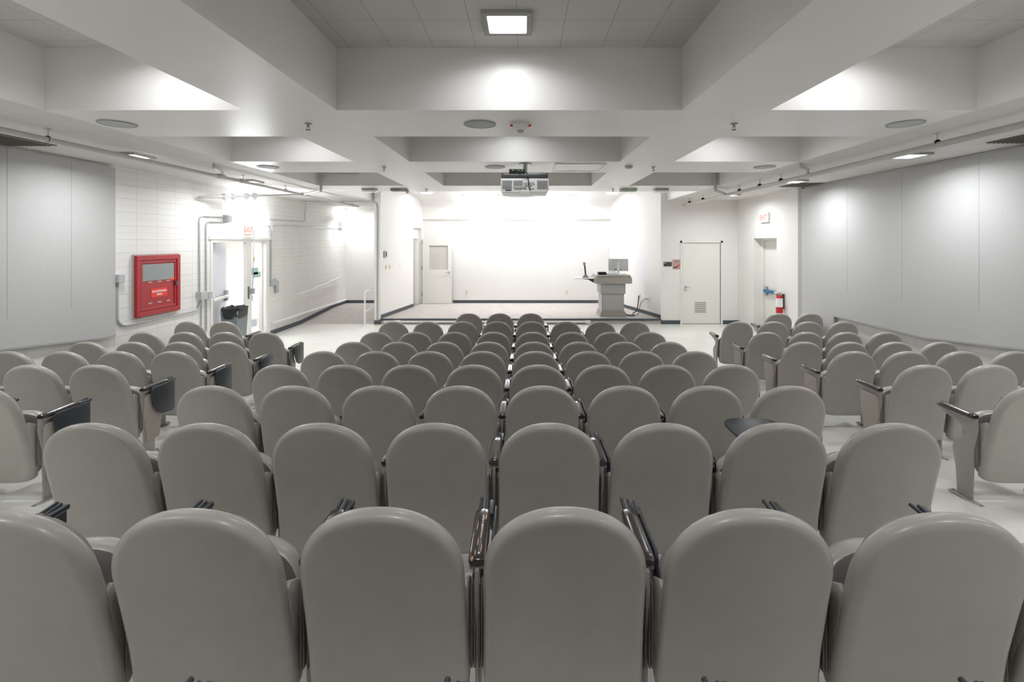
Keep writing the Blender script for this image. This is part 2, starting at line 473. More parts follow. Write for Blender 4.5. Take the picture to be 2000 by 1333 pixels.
# ------------------------------------------------------------------ acoustic wall panels
def panel(name, X, side, y0, y1, low, label, joints):
    t = empty(name, (X + .004 * side, y0, 0), label, 'wall panel', 'grey fabric wall panels')
    d = .05 * side
    b = MB()
    pts = [(y0, max(.0, 0) + .84 + max(0, (6.7 - y0) * .0984)), (6.7, .84)] if y0 < 6.7 else [(y0, .84)]
    if low: pts += [(8.66, .84), (8.66, .10), (y1, .10)]
    else: pts += [(y1, .84)]
    pts += [(y1, ZS - .035), (y0, ZS - .035)]
    pts = [(p[0] - y0, p[1]) for p in pts]
    b.prism(pts, 0, d, 'x')
    b.build('fabric_face', M['fabric_wall'], t)
    # slim edging and joints
    e = MB()
    for k in range(len(pts) - 3 if not low else len(pts) - 3):
        (a, za), (c, zc) = pts[k], pts[k + 1]
        if abs(a - c) < .01: e.box(min(0, d * 1.1), max(0, d * 1.1), a - .012, a + .012, min(za, zc), max(za, zc))
        else:
            e.add([(0, a, za - .02), (d * 1.12, a, za - .02), (d * 1.12, a, za + .004), (0, a, za + .004),
                   (0, c, zc - .02), (d * 1.12, c, zc - .02), (d * 1.12, c, zc + .004), (0, c, zc + .004)],
                  [(0, 1, 2, 3), (7, 6, 5, 4), (0, 4, 5, 1), (1, 5, 6, 2), (2, 6, 7, 3), (3, 7, 4, 0)])
    e.build('panel_edging', M['fabric_edge'], t)
    for j in joints:
        q = MB(); q.box(min(d, d * 1.03), max(d, d * 1.03), j - y0 - .003, j - y0 + .003, 1.3, ZS - .04)
        q.build('joint_strip', M['fabric_edge'], t)
panel('acoustic_panel', XL, 1, YB + .05, 6.87, False, 'grey fabric acoustic panel on the left wall', (5.43, 6.2))
panel('acoustic_panel', XR, -1, YB + .05, 9.66, True, 'long grey fabric acoustic panel on the right wall', (5.9, 7.1, 8.3))

# ------------------------------------------------------------------ doors
# left doorway frame, door leaf, sidelight
fr = MB()
fr.box(XL - .16, XL + .02, DY0, DY0 + .055, 0, DZ)
fr.box(XL - .16, XL + .02, DY1 - .14, DY1, 0, DZ)
fr.box(XL - .06, XL + .012, 10.20, 10.38, 0, DZ - .06)
fr.box(XL - .16, XL + .02, DY0 + .055, DY1 - .14, DZ - .085, DZ)
fr.box(XL - .02, XL + .035, DY0 - .05, DY1 + .03, DZ - .03, DZ + .03)
fr.build('trim_5', M['offwhite'], kind='structure')
b = MB(); b.box(XL - .07, XL - .06, 10.38, DY1 - .14, .02, DZ - .085)
wnd = b.build('window_1', M['glass'], kind='structure')
b = MB(); b.box(XL + .012, XL + .018, 10.23, 10.29, .95, 1.22)
sp = b.build('strike_plate', M['vent']); tag(sp, 'bronze strike plate on the post of the open corridor doorway', 'strike plate')
# decals on the sidelight
dk = empty('window_decal', (XL - .055, 10.4, 0), 'pale teal and yellow decals stuck on the glass beside the corridor door', 'decal')
for (y0, y1, z0, z1, m) in ((.0, .35, 1.45, 1.60, 'teal'), (.12, .45, 1.38, 1.50, 'teal'), (.02, .14, .88, 1.00, 'teal'), (.16, .22, 1.75, 1.84, 'yellow'), (.05, .30, .30, .46, 'bluewhite')):
    b = MB(); b.box(0, .002, y0, y1, z0, z1); b.build('decal_patch', M[m], dk)
# door leaf, open into the corridor about fifteen degrees
t = bpy.data.objects.new('door_1', None); COL.objects.link(t); t['kind'] = 'structure'
t.location = (XL - .08, DY0 + .075, .01); t.rotation_euler = (0, 0, math.radians(15))
b = MB(); b.bbox(-.045, 0, 0, 1.0, 0, DZ - .10, .003); b.build('door_leaf', M['bluewhite'], t)
b = MB(); b.bbox(0, .05, .02, .22, 2.02, 2.12, .008); b.tube([(.03, .2, 2.13), (.05, .55, 2.135)], .008); b.build('door_closer', M['galv'], t)
b = MB(); b.bbox(.03, .085, .06, .92, 1.01, 1.07, .015); b.build('panic_bar', M['white'], t)
b = MB(); b.bbox(0, .06, .84, .95, .94, 1.16, .01); b.bbox(0, .06, .05, .10, .99, 1.09, .01); b.build('bar_mount', M['greymid'], t)

# closet door at the front right
t = bpy.data.objects.new('door_2', None); COL.objects.link(t); t['kind'] = 'structure'; t.location = (CX0, YD, 0)
b = MB()
for (a, c) in ((-.05, .0), (1.02, 1.07)): b.box(a, c, -.015, .02, 0, 2.20)
b.box(-.05, 1.07, -.015, .02, 2.15, 2.20); b.build('door_frame', M['offwhite'], t)
b = MB(); b.bbox(.010, 1.010, .012, .05, .008, 2.140, .003); b.build('door_leaf', M['offwhite'], t)
b = MB(); b.lathe([(.0, 0), (.032, 0), (.032, .01), (.012, .014), (.012, .05), (0, .05)], (.09, -.045, .98), 20, 'y'); b.bbox(.08, .20, -.055, -.038, .968, .988, .006)
b.build('lever_handle', M['galv'], t)
b = MB(); b.box(.33, .64, .002, .012, .29, .60); b.build('louvre_plate', M['offwhite'], t)
for k in range(6):
    b = MB(); b.prism([(.003, .305 + k * .049), (-.010, .305 + k * .049 + .028), (-.003, .305 + k * .049 + .034), (.004, .305 + k * .049 + .03)], .34, .63, 'x')
    b.build('louvre_slat', M['greymid'] if k < 0 else M['fabric_edge'], t)
# exit door in the recess of the right wall
t = bpy.data.objects.new('door_3', None); COL.objects.link(t); t['kind'] = 'structure'; t.location = (XR + .24, RY0, 0)
b = MB(); b.box(-.05, .06, RY1 - RY0 - .07, RY1 - RY0, 0, RZ); b.box(-.05, .06, 0, .05, 0, RZ); b.box(-.05, .06, .05, RY1 - RY0 - .07, RZ - .06, RZ)
b.build('door_frame', M['offwhite'], t)
b = MB(); b.bbox(0, .045, .055, RY1 - RY0 - .075, .01, RZ - .065, .003); b.build('door_leaf', M['offwhite'], t)
b = MB(); b.bbox(-.075, -.02, .12, .92, .96, 1.02, .012); b.build('panic_bar', M['alu'], t)
b = MB(); b.bbox(-.082, -.015, .44, .93, .953, 1.027, .012); b.build('bar_cover', M['blue'], t)
b = MB(); b.bbox(-.05, 0, .84, .92, .88, 1.10, .01); b.build('bar_mount', M['greymid'], t)
b = MB(); b.bbox(-.06, 0, .06, .30, 2.04, 2.13, .01); b.build('door_closer', M['greymid'], t)
# stage door, swung back against the rear wall
t = bpy.data.objects.new('door_4', None); COL.objects.link(t); t['kind'] = 'structure'; t.location = (stage_l(15.74) + .03, 15.72, ST + .01)
b = MB()
W_, H_ = .95, 2.12
b.box(0, W_, 0, .045, 0, 1.10); b.box(0, W_, 0, .045, 1.90, H_); b.box(0, .22, 0, .045, 1.10, 1.90); b.box(.84, W_, 0, .045, 1.10, 1.90)
b.build('door_leaf', M['offwhite'], t)
b = MB(); b.box(.22, .84, .030, .036, 1.10, 1.90); b.build('vision_panel', M['vpane'], t)
b = MB(); b.lathe([(0, 0), (.032, 0), (.032, .01), (.012, .014), (.012, .05), (0, .05)], (.88, -.045, 1.02), 20, 'y'); b.bbox(.76, .89, -.055, -.038, 1.01, 1.03, .006)
b.build('lever_handle', M['galv'], t)
for z in (.25, 1.10, 1.95):
    b = MB(); b.bbox(-.03, .012, -.012, .006, z, z + .11, .003); b.build('hinge', M['greymid'], t)

# ------------------------------------------------------------------ chairs
PITCH = .56
def yback(z):
    """rear surface of the back, forward offset against height"""
    pts = [(.10, .062), (.155, .060), (.25, .050), (.39, .026), (.55, -.014), (.70, -.055), (.86, -.098), (.90, -.106)]
    for (za, ya), (zb, yb) in zip(pts, pts[1:]):
        if z <= zb:
            t = (z - za) / (zb - za); return ya + (yb - ya) * t
    return pts[-1][1]
def outline(inset=0.0):
    """paired outline of the back: list of (half width, z) from top to bottom"""
    pts = []
    n = 2.2
    for k in range(0, 21):
        a = PI / 2 - k / 20 * PI / 2
        pts.append((.250 * math.cos(a) ** (2 / n) if k else 0.0, .646 + .24 * math.sin(a) ** (2 / n)))
    pts[0] = (.0, .886)
    for z in (.58, .52, .46, .40, .34, .28): pts.append((.250 + .007 * (.646 - z) / .3, z))
    for k in range(1, 9):
        a = k / 8 * PI / 2
        pts.append((.257 * math.cos(a) ** .55 if k < 8 else .0, .24 - .085 * math.sin(a) ** .6))
    out = []
    for i, p in enumerate(pts):
        a = Vector(pts[max(i - 1, 0)]); c = Vector(pts[min(i + 1, len(pts) - 1)])
        if i == 0: nrm = Vector((0, 1))
        elif i == len(pts) - 1: nrm = Vector((0, -1))
        else:
            d = (c - a).normalized(); nrm = Vector((-d.y, d.x))
            if nrm.x < 0: nrm = -nrm
        q = Vector(p) - nrm * inset
        out.append((max(q.x, 0), q.y))
    return out
def pad(layers, ol, yf, dy=0):
    """closed pillow from stacked outlines: layers of (inset, depth)"""
    b = MB(); vs = []; n = None
    for ins, dep in layers:
        o = ol(ins); n = len(o)
        ring = [(x, z) for x, z in o] + [(-x, z) for x, z in o[-2:0:-1]]
        vs += [(x, yf(z) + dep + dy, z) for x, z in ring]
    R = 2 * n - 2; fs = []
    for i in range(len(layers) - 1):
        for k in range(R):
            fs.append((i * R + k, i * R + (k + 1) % R, (i + 1) * R + (k + 1) % R, (i + 1) * R + k))
    for base, flip in ((0, 1), ((len(layers) - 1) * R, 0)):
        for k in range(n - 1):
            a, c = base + k, base + k + 1
            d, e = base + (R - k) % R, base + (R - k - 1) % R
            f = [a, c, e, d] if k > 0 and k < n - 2 else ([a, c, e] if k == 0 else [a, c, d])
            fs.append(tuple(f[::-1] if flip else f))
    return b.add(vs, fs)
def shell_mb():
    b = pad([(.034, 0), (.024, .001), (.015, .004), (.008, .010), (.003, .018), (0, .028), (0, .044), (.003, .055), (.010, .062)], outline, yback)
    for s in (-1, 1):
        x0, x1 = sorted((s * .240, s * .2555))
        b.prism([(.025, .585), (.042, .600), (.155, .535), (.17, .50), (.175, .40), (.165, .32), (.14, .255), (.115, .225), (.09, .225)], x0, x1, 'x', .004)
    return b
def cush_ol(inset=0.0):
    pts = []
    for k in range(0, 13):
        a = PI / 2 - k / 12 * PI
        c, s_ = abs(math.cos(a)) ** .75, math.sin(a)
        pts.append((.215 * c if 0 < k < 12 else 0, .63 + .225 * math.copysign(abs(s_) ** .75, s_)))
    out = []
    for i, p in enumerate(pts):
        v = Vector((p[0], p[1] - .63)); l = v.length or 1
        q = v * (1 - inset / l); out.append((max(q.x, 0), q.y + .63))
    return out
def seat_ol(inset=0.0):
    pts = []
    for k in range(0, 17):
        a = PI / 2 - k / 16 * PI
        s_ = math.sin(a); c = abs(math.cos(a))
        if s_ >= 0: pts.append((.218 * c ** .85 if k else 0, .43 + .17 * s_ ** .85))
        else: pts.append((.218 * c ** .5 if k < 16 else 0, .43 - .11 * (-s_) ** .7))
    out = []
    for p in pts:
        v = Vector((p[0], p[1] - .43)); l = v.length or 1
        q = v * (1 - inset / l); out.append((max(q.x, 0), q.y + .43))
    return out
def pan_ol(inset=0.0):
    return [(x * .96, .41 + (z - .43) * .86) for x, z in seat_ol(inset)]
def seat_y(z): return .155 + .30 * (z - .35)
def sh_share(b, name, m):  # mesh only
    o = b.build(name, m, smooth=True, angle=50); COL.objects.unlink(o); me = o.data; bpy.data.objects.remove(o); return me
ME = {}
ME['shell'] = sh_share(shell_mb(), 'chair_back', M['shell'])
ME['cushion'] = sh_share(pad([(.03, 0), (.006, .004), (0, .016), (.004, .030), (.02, .040), (.05, .046)], cush_ol, yback, .060), 'back_cushion', M['cushion'])
ME['seat'] = sh_share(pad([(.03, 0), (.012, .004), (.003, .012), (0, .028), (0, .050), (.003, .066), (.012, .074)], seat_ol, seat_y), 'seat', M['shell'])
ME['seatpad'] = sh_share(pad([(.05, -.012), (.03, -.010), (.016, -.003), (.010, .006)], seat_ol, seat_y), 'shaded_seat_cushion', M['pad'])  # inset seat face, its dark colour stands for shade behind the backrest
ME['pan'] = sh_share(pad([(.0, .06), (.0, .085), (.01, .098), (.04, .106)], pan_ol, seat_y), 'seat_pan', M['pan'])
b = MB()
for s in (-1, 1):
    b.bbox(s * .218 - .012, s * .218 + .012, .14, .235, .30, .37, .006)
b.tube([(-.225, .175, .335), (.225, .175, .335)], .014)
b.prism([(.14, .30), (.19, .345), (.27, .33), (.27, .28), (.22, .245), (.17, .25)], -.2, .2, 'x', .01)
ME['hinge'] = sh_share(b, 'seat_hinge', M['pan'])
# standard between chairs (local x = 0 is the plate)
def standard_mb(gap=True):
    b = MB()
    b.prism([(.08, .60), (.36, .60), (.355, .575), (.22, .535), (.185, .51), (.175, .47), (.265, .385), (.27, .33), (.245, .20), (.235, .02), (.115, .02), (.105, .38), (.075, .53)], -.007, .007, 'x', .003)
    b.bbox(-.022, .022, .03, .29, .0, .014, .004)
    b.lathe([(0, 0), (.009, 0), (.009, .008), (0, .008)], (0, .05, .014), 10)
    b.lathe([(0, 0), (.009, 0), (.009, .008), (0, .008)], (0, .27, .014), 10)
    b.bbox(-.026, .026, .10, .385, .592, .604, .003)
    return b
ME['standard'] = sh_share(standard_mb(), 'standard', M['frame'])
b = MB()
for x in (-.0165, -.0075, .0075, .0165):
    b.bbox(x - .0036, x + .0036, .085, .20, .275, .555, .004)
ME['bracket'] = sh_share(b, 'side_bracket', M['ribs'])
def ribs(xs):
    b = MB()
    for x in xs: b.bbox(x - .0036, x + .0036, .085, .20, .275, .555, .004)
    return b
ME['bracket_l'] = sh_share(ribs((.0075, .0165)), 'side_bracket', M['ribs'])
ME['bracket_r'] = sh_share(ribs((-.0165, -.0075)), 'side_bracket', M['ribs'])
def arm_mb():
    b = MB()
    # tapered rounded bar, narrower at its rear end
    secs = []
    for (y, hw, z0, z1) in ((0.095, .025, .606, .628), (0.102, 0.029, .603, .634), (0.130, 0.031, .602, .636), (0.330, 0.031, .602, .640), (0.375, 0.029, .603, .640), (0.390, 0.023, .606, .634)):
        ring = []
        for k in range(12):
            a = 2 * PI * k / 12
            cx, cz = math.cos(a), math.sin(a)
            ring.append((hw * math.copysign(abs(cx) ** .6, cx), y, (z0 + z1) / 2 + (z1 - z0) / 2 * math.copysign(abs(cz) ** .7, cz)))
        secs.append(ring)
    vs = [p for r in secs for p in r]; fs = []
    for i in range(len(secs) - 1):
        for k in range(12): fs.append((i * 12 + k, i * 12 + (k + 1) % 12, (i + 1) * 12 + (k + 1) % 12, (i + 1) * 12 + k))
    fs += [tuple(range(12)), tuple((len(secs) - 1) * 12 + k for k in range(12))]
    return b.add(vs, fs)
ME['arm'] = sh_share(arm_mb(), 'armrest', M['wood'])
b = MB()
b.tube([(-.012, .38, .628), (-.012, .425, .632), (-.012, .46, .634)], .007, 8)
b.tube([(.012, .38, .628), (.012, .42, .632), (.012, .45, .634)], .007, 8)
b.bbox(.018, .040, .36, .46, .612, .632, .005)
ME['hingearm'] = sh_share(b, 'tablet_hinge', M['tablet'])
b = MB()
b.prism([(.43, .622), (.16, .622), (.143, .60), (.143, .55), (.165, .46), (.21, .385), (.28, .345), (.40, .335), (.43, .35)], .040, .053, 'x', .004)
ME['tablet'] = sh_share(b, 'writing_tablet', M['tablet'])
b = MB()
b.prism([(-.135 + .175 * math.copysign(abs(math.cos(a)) ** .6, math.cos(a)), .42 + .20 * math.copysign(abs(math.sin(a)) ** .6, math.sin(a))) for a in [2 * PI * (k + .5) / 32 for k in range(32)]], .648, .662, 'z', .004)
ME['tablet_open'] = sh_share(b, 'writing_tablet', M['tablet'])
b = MB()
b.prism([(.105, .545), (.125, .562), (.31, .562), (.325, .54), (.315, .42), (.27, .14), (.135, .14), (.10, .40)], -.002, .016, 'x', .004)
ME['endpanel'] = sh_share(b, 'end_panel', M['endfab'])
b = MB()
for (x, y, l, wd) in ((-.003, .15, .05, .002), (.004, .19, .055, .0018), (.011, .12, .045, .002), (-.012, .24, .06, .002), (.006, .28, .05, .0025), (.014, .305, .035, .004), (-.008, .10, .03, .002), (-.015, .075, .02, .004)):
    b.prism([(x - wd, y), (x + wd * .6, y + .004), (x + wd, y + l * .6), (x, y + l), (x - wd * .8, y + l * .5)], .634, .6405, 'z')
ME['chips'] = sh_share(b, 'bare_wood_chips', M['chip'])

def part(me, name, parent, loc=(0, 0, 0), rz=0, sx=1):
    o = bpy.data.objects.new(name, me); COL.objects.link(o); o.parent = parent; o.location = loc
    if sx != 1: o.scale = (sx, 1, 1)
    return o
ROWS = [1.49 + .9025 * (i - 1) for i in range(0, 10)]   # ROWS[i]: back plane of row i
def chair(i, k, label, left_end=False, group='grey tip-up auditorium chairs', tablet='folded', end=None, chips=False):
    x = (k) * PITCH; y = ROWS[i]; z = floor_z(y + .18)
    c_ = ({1: .006} if k > 0 else {1: .003}).get(i, 0)
    y -= c_ * k * k; rz = -2 * c_ * k / PITCH
    t = empty('auditorium_chair', (x, y, z), label, 'chair', group, rz)
    part(ME['shell'], 'backrest', t)
    part(ME['cushion'], 'back_cushion', t)
    s_ = part(ME['seat'], 'seat', t)
    part(ME['seatpad'], 'shaded_seat_cushion', s_)
    part(ME['pan'], 'seat_pan', s_)
    part(ME['hinge'], 'seat_hinge', t)
    def std(xo, rib, tab, endside):
        part(ME['standard'], 'leg', t, (xo, 0, 0))
        part(ME[rib], 'side_bracket', t, (xo, 0, 0))
        a = part(ME['arm'], 'armrest', t, (xo, 0, 0))
        if chips and xo > 0: part(ME['chips'], 'bare_wood_patch', a)['label'] = 'pale bare wood where the finish has chipped off'
        if tab:
            part(ME['hingearm'], 'tablet_hinge', t, (xo, 0, 0))
            part(ME['tablet' if tab == 'folded' else 'tablet_open'], 'writing_tablet', t, (xo, 0, 0))
        if endside:
            part(ME['endpanel'], 'end_panel', t, (xo + .007 * endside, 0, 0), sx=endside)
    std(PITCH / 2, 'bracket_r' if end == 'right' else 'bracket', tablet, 1 if end == 'right' else 0)
    if left_end: std(-PITCH / 2, 'bracket_l', None, -1 if end == 'left' else 0)
    return t

ROWN = {1: 'nearest full row', 2: 'second row from the bottom', 3: 'third row from the bottom', 4: 'fourth row from the bottom',
        5: 'fifth row from the bottom', 6: 'sixth row from the bottom', 7: 'seventh row from the bottom', 8: 'eighth row from the bottom', 9: 'ninth and farthest row'}
ORD = ['first', 'second', 'third', 'fourth', 'fifth', 'sixth', 'seventh', 'eighth']
# centre block, k = columns
for k in (-2, -1, 0, 1):
    nm = {-2: 'under the second back from left', -1: 'under the middle-left back', 0: 'under the central back', 1: 'under the middle-right back'}[k]
    chair(0, k + .225, 'grey chair below the frame, tablet tip showing ' + nm)
for i in range(1, 10):
    ks = list(range(-4, 4))
    if i == 1: ks = list(range(-4, 4))
    if i == 9: ks = [-2, -1, 0]
    for n, k in enumerate(ks):
        if i == 9: lab = 'grey chair in the farthest centre row of three, %s' % ['left one', 'middle one', 'right one'][n]
        else: lab = 'grey auditorium chair, centre block, %s, %s from the left' % (ROWN[i], ORD[n])
        tb = 'folded'
        if (i, k) == (2, 2):
            tb = 'open'; lab = 'grey chair with its dark writing tablet unfolded flat, second row'
        ch = (i, k) == (1, -1)
        if ch: lab = 'grey chair in the nearest row beside the chipped dark armrest'
        if i == 1 and k == -4: lab = 'grey chair cut off by the left edge, tablet showing in the nearest row'
        if i == 1 and k == 0: lab = 'central grey chair of the nearest row, right of the chipped armrest'
        chair(i, k + .225, lab, left_end=(n == 0), tablet=tb, chips=ch, group='chairs of the centre block')
# left block: aisle column first
LC = [-6.60, -7.62, -8.65, -9.68]
for i in range(3, 9):
    cols = [0, 1, 2, 3] if i < 8 else [2, 3]
    if i == 3: cols = [0, 1]
    for c in cols:
        where = ['on the aisle', 'second from the aisle', 'third from the aisle', 'nearest the left wall'][c]
        if i == 8 and c == 2: where = 'beside the doorway'
        if i == 3 and c == 1: where = 'second from aisle'
        lab = 'grey chair, left block, %s, %s' % (ROWN[i], where)
        chair(i, LC[c], lab, left_end=(c == cols[-1]), end='right' if (c == cols[0] and i < 6) else None, group='chairs of the left block')
RC = [6.20, 7.21, 8.22, 9.23]
for i in range(3, 10):
    cols = [0, 1, 2, 3] if i < 9 else [2, 3]
    if i == 3: cols = [0]
    for c in cols:
        where = ['on the aisle', 'second from the aisle', 'third from the aisle', 'nearest the right wall'][c]
        lab = 'grey chair, right block, %s, %s' % (ROWN[i], where)
        if i == 9: lab = 'grey chair, right block, farthest row, %s' % ('left one' if c == 2 else 'nearest the right wall')
        chair(i, RC[c], lab, left_end=(c == cols[0]), end='left' if (c == cols[0] and 3 < i < 8) else None, group='chairs of the right block')

# ------------------------------------------------------------------ ceiling lamps
def square_lamp(x, y, z, s, watts, label, group, spread=165):
    t = empty('ceiling_light', (x, y, z), label, 'ceiling light', group)
    b = MB()
    h = s / 2; i_ = h - .04
    for (a, c, d, e) in ((-h, h, -h, -i_), (-h, h, i_, h), (-h, -i_, -i_, i_), (i_, h, -i_, i_)):
        b.bbox(a, c, d, e, -.03, .0, .004)
    b.build('light_frame', M['fabric_edge'], t)
    b = MB(); b.bbox(-i_, i_, -i_, i_, -.018, -.006, .003); b.build('diffuser', M['diff'], t)
    lamp('light_source', t, (0, 0, -.032), (0, 0, 0), 2 * i_, 2 * i_, watts, spread=spread)
NM = {0: 'behind the photographer', 1: 'nearest', 2: 'second'}
for j, y in ((0, .35), (1, 3.52), (2, 5.95)):
    for x, nm in ((-.12, 'centre'), (-2.85, 'left'), (2.58, 'right')):
        square_lamp(x, y, ZC, .36, W_COFFER * (2.8 if j == 0 else 1), 'square lamp in the %s %s ceiling coffer' % (NM[j], nm), 'square lamps in the ceiling coffers', 155)
for n, y in enumerate((.93, 3.48, 6.03, 8.6)):
    for x, nm in ((-4.93, 'left'), (4.83, 'right')):
        square_lamp(x, y, ZS, .36, W_SIDE * (.8, .95, 1, 1.1)[n], 'small square lamp in the low %s side ceiling, %s' % (nm, ['behind the camera', 'out to the side', 'nearest in view', 'farther along'][n]), 'square lamps in the side ceilings')
square_lamp(4.78, 11.1, ZS, .34, W_SIDE * 1.1, 'small square lamp in the right side ceiling before the closet door', 'square lamps in the side ceilings', 165)

# stage fluorescents
t = empty('fluorescent_fixture', (0, 15.0, ZT - .08), 'long white fluorescent fixture with two lit tubes over the stage', 'ceiling light')
b = MB(); b.bbox(-1.96, 1.74, -.03, .09, -.06, .0, .01); b.build('fixture_body', M['white'], t)
for x0, x1 in ((-1.92, -.62), (.39, 1.70)):
    b = MB(); b.bbox(x0, x1, -.07, .07, -.20, -.06, .03, 3); b.build('lit_diffuser', M['tube'], t)
    lamp('light_source', t, ((x0 + x1) / 2, .0, -.205), (math.radians(0), 0, 0), x1 - x0, .12, W_TUBE)
for x, nm in ((-2.95, 'left'), (2.66, 'right')):
    t = empty('downlight', (x, 14.55, ZT - .004), 'round lit downlight in the stage ceiling, %s of the projector' % nm, 'ceiling light', 'stage downlights')
    b = MB(); b.lathe([(0, 0), (.20, 0), (.20, -.02), (.17, -.03), (0, -.03)], (0, 0, 0)); b.build('trim_ring', M['white'], t)
    b = MB(); b.lathe([(0, -.03), (.165, -.03), (.15, -.055), (0, -.065)], (0, 0, 0)); b.build('lens', M['diff'], t, smooth=True)
    lamp('light_source', t, (0, 0, -.075), (0, 0, 0), .25, .25, W_DOWN)
# wall-mounted strip over the corridor doorway
p = LP(443, 430)
t = empty('wall_light', (XL, 10.2, EYE + .46), 'bright strip light mounted on the wall over the corridor doorway', 'wall light')
b = MB(); b.bbox(.0, .12, -.62, .72, -.08, .08, .02); b.build('lit_cover', M['tube'], t)
b = MB(); b.bbox(.0, .10, -.80, -.625, -.07, .07, .006); b.build('end_box', M['greymid'], t)
lamp('light_source', t, (.13, .05, 0), (0, math.radians(-90), 0), .14, 1.2, W_DOOR)
# twin-head emergency lamp near the ramp corner
t = empty('globe_lamp', (XL, 15.35, EYE + .95), 'twin round emergency lamp glowing in the corner over the ramp', 'wall light')
b = MB(); b.bbox(0, .10, -.10, .12, -.52, -.30, .01); b.tube([(.05, 0, -.3), (.05, 0, -.1)], .02); b.build('lamp_mount', M['galv'], t)
for (x, y, z) in ((.16, -.14, -.02), (.36, .12, .10)):
    b = MB(); b.lathe([(.001, -.13), (.06, -.115), (.105, -.075), (.13, 0), (.105, .075), (.06, .115), (.001, .13)], (x, y, z), 24); b.build('lamp_globe', M['globe'], t, smooth=True, angle=80)
b = MB(); b.tube([(.05, 0, -.1), (.16, -.14, -.1)], .012); b.tube([(.05, 0, -.1), (.36, .12, .02)], .012); b.build('lamp_arm', M['galv'], t)
lamp('light_source', t, (.62, -.35, -.10), (math.radians(10), math.radians(-10), 0), .3, .3, W_GLOBE)
# corridor lamp
t = empty('corridor_light', (XL - 1.4, 10.6, 2.598), 'ceiling lamp of the bright corridor beyond the doorway', 'ceiling light')
b = MB(); b.bbox(-.3, .3, -.9, .9, -.06, 0, .01); b.build('lit_diffuser', M['diff'], t)
lamp('light_source', t, (0, 0, -.07), (0, 0, 0), .5, 1.6, W_HALL, (1, 1, 1))

# ------------------------------------------------------------------ ceiling fittings
for n, (x, y) in enumerate(((-3.77, 4.45), (-.41, 4.47), (3.54, 4.45), (-3.74, 7.01), (-.42, 7.01), (3.52, 7.01))):
    t = empty('ceiling_speaker', (x, y, ZS), 'round flat ceiling speaker, %s soffit, %s' % ('nearer' if n < 3 else 'farther', ['left', 'centre', 'right'][n % 3]), 'speaker', 'round ceiling speakers')
    b = MB(); b.lathe([(.135, 0), (.15, 0), (.15, -.008), (.137, -.010), (.135, 0)], (0, 0, 0), 40); b.build('speaker_rim', M['greymid'], t, smooth=True)
    b = MB(); b.lathe([(0, -.001), (.136, -.001), (.134, -.008), (0, -.009)], (0, 0, 0), 40); b.build('speaker_grille', M['grille'], t)
def sprinkler(x, y, z, nm):
    t = empty('sprinkler', (x, y, z), 'small pendant fire sprinkler head, %s' % nm, 'sprinkler', 'sprinkler heads')
    b = MB(); b.lathe([(0, 0), (.035, 0), (.035, -.004), (.012, -.012), (.012, -.035), (0, -.035)], (0, 0, 0), 16)
    b.tube([(-.012, 0, -.03), (-.018, 0, -.045), (0, 0, -.062)], .003, 6); b.tube([(.012, 0, -.03), (.018, 0, -.045), (0, 0, -.062)], .003, 6)
    b.build('sprinkler_body', M['greymid'], t)
    b = MB(); b.lathe([(0, -.058), (.02, -.058), (.02, -.061), (0, -.064)], (0, 0, 0), 12); b.build('deflector', M['greydark'], t)
sprinkler(-2.0, 4.45, ZS, 'left on the nearer soffit'); sprinkler(1.95, 4.45, ZS, 'right on the nearer soffit')
sprinkler(-2.04, 7.0, ZS, 'left on the farther soffit'); sprinkler(1.89, 7.0, ZS, 'right on the farther soffit')
sprinkler(-2.02, 9.95, ZS, 'left by the stage ceiling edge'); sprinkler(1.85, 9.95, ZS, 'right by the stage ceiling edge')
t = empty('occupancy_sensor', (-.03, 4.5, ZS), 'white domed sensor beside the centre speaker on the ceiling', 'sensor')
b = MB(); b.lathe([(0, 0), (.095, 0), (.10, -.012), (.085, -.035), (.05, -.05), (0, -.052)], (0, 0, 0), 32); b.build('sensor_base', M['white'], t, smooth=True)
b = MB(); b.lathe([(0, -.05), (.032, -.05), (.03, -.066), (.018, -.075), (0, -.078)], (0, 0, 0), 24); b.build('sensor_dome', M['grille'], t, smooth=True)
for s in (-1, 1):
    b = MB(); b.bbox(s * .085 - .012, s * .085 + .012, -.065, -.05, -.03, -.012, .003); b.build('sensor_window', M['redsign'], t)
t = empty('smoke_detector', (1.52, 6.95, ZS), 'small grey smoke detector between speaker and sprinkler on the right', 'detector')
b = MB(); b.lathe([(0, 0), (.06, 0), (.06, -.015), (.04, -.035), (0, -.038)], (0, 0, 0), 24); b.build('detector_body', M['grille'], t, smooth=True)
t = empty('access_hatch', (.80, 7.05, ZS), 'flush white rectangular access hatch in the soffit by the projector', 'hatch')
b = MB()
for (a, c, d, e) in ((-.36, .36, -.35, -.33), (-.36, .36, .33, .35), (-.36, -.34, -.33, .33), (.34, .36, -.33, .33)): b.box(a, c, d, e, -.014, 0)
b.build('hatch_frame', M['soffit'], t)
b = MB(); b.box(-.335, .335, -.325, .325, -.008, 0); b.build('hatch_panel', M['soffit'], t)
# dark air grilles in the side ceilings
for (x0, x1, y0, y1, lab) in ((-5.85, -5.30, 3.6, 5.45, 'dark brown air grille in the left side ceiling'), (5.10, 5.60, 3.6, 5.30, 'dark brown air grille in the right side ceiling'), (5.05, 5.58, 8.9, 9.5, 'small air grille above the far end of the right panel')):
    t = empty('air_grille', (x0, y0, ZS - .002), lab, 'vent', 'ceiling air grilles')
    b = MB(); b.box(0, x1 - x0, 0, y1 - y0, -.006, 0); b.build('grille_backing', M['vent'], t)
    b = MB()
    for k in range(int((x1 - x0) / .05)): b.box(.02 + k * .05, .03 + k * .05, .01, y1 - y0 - .01, -.014, -.006)
    b.build('grille_slats', M['vent'], t)
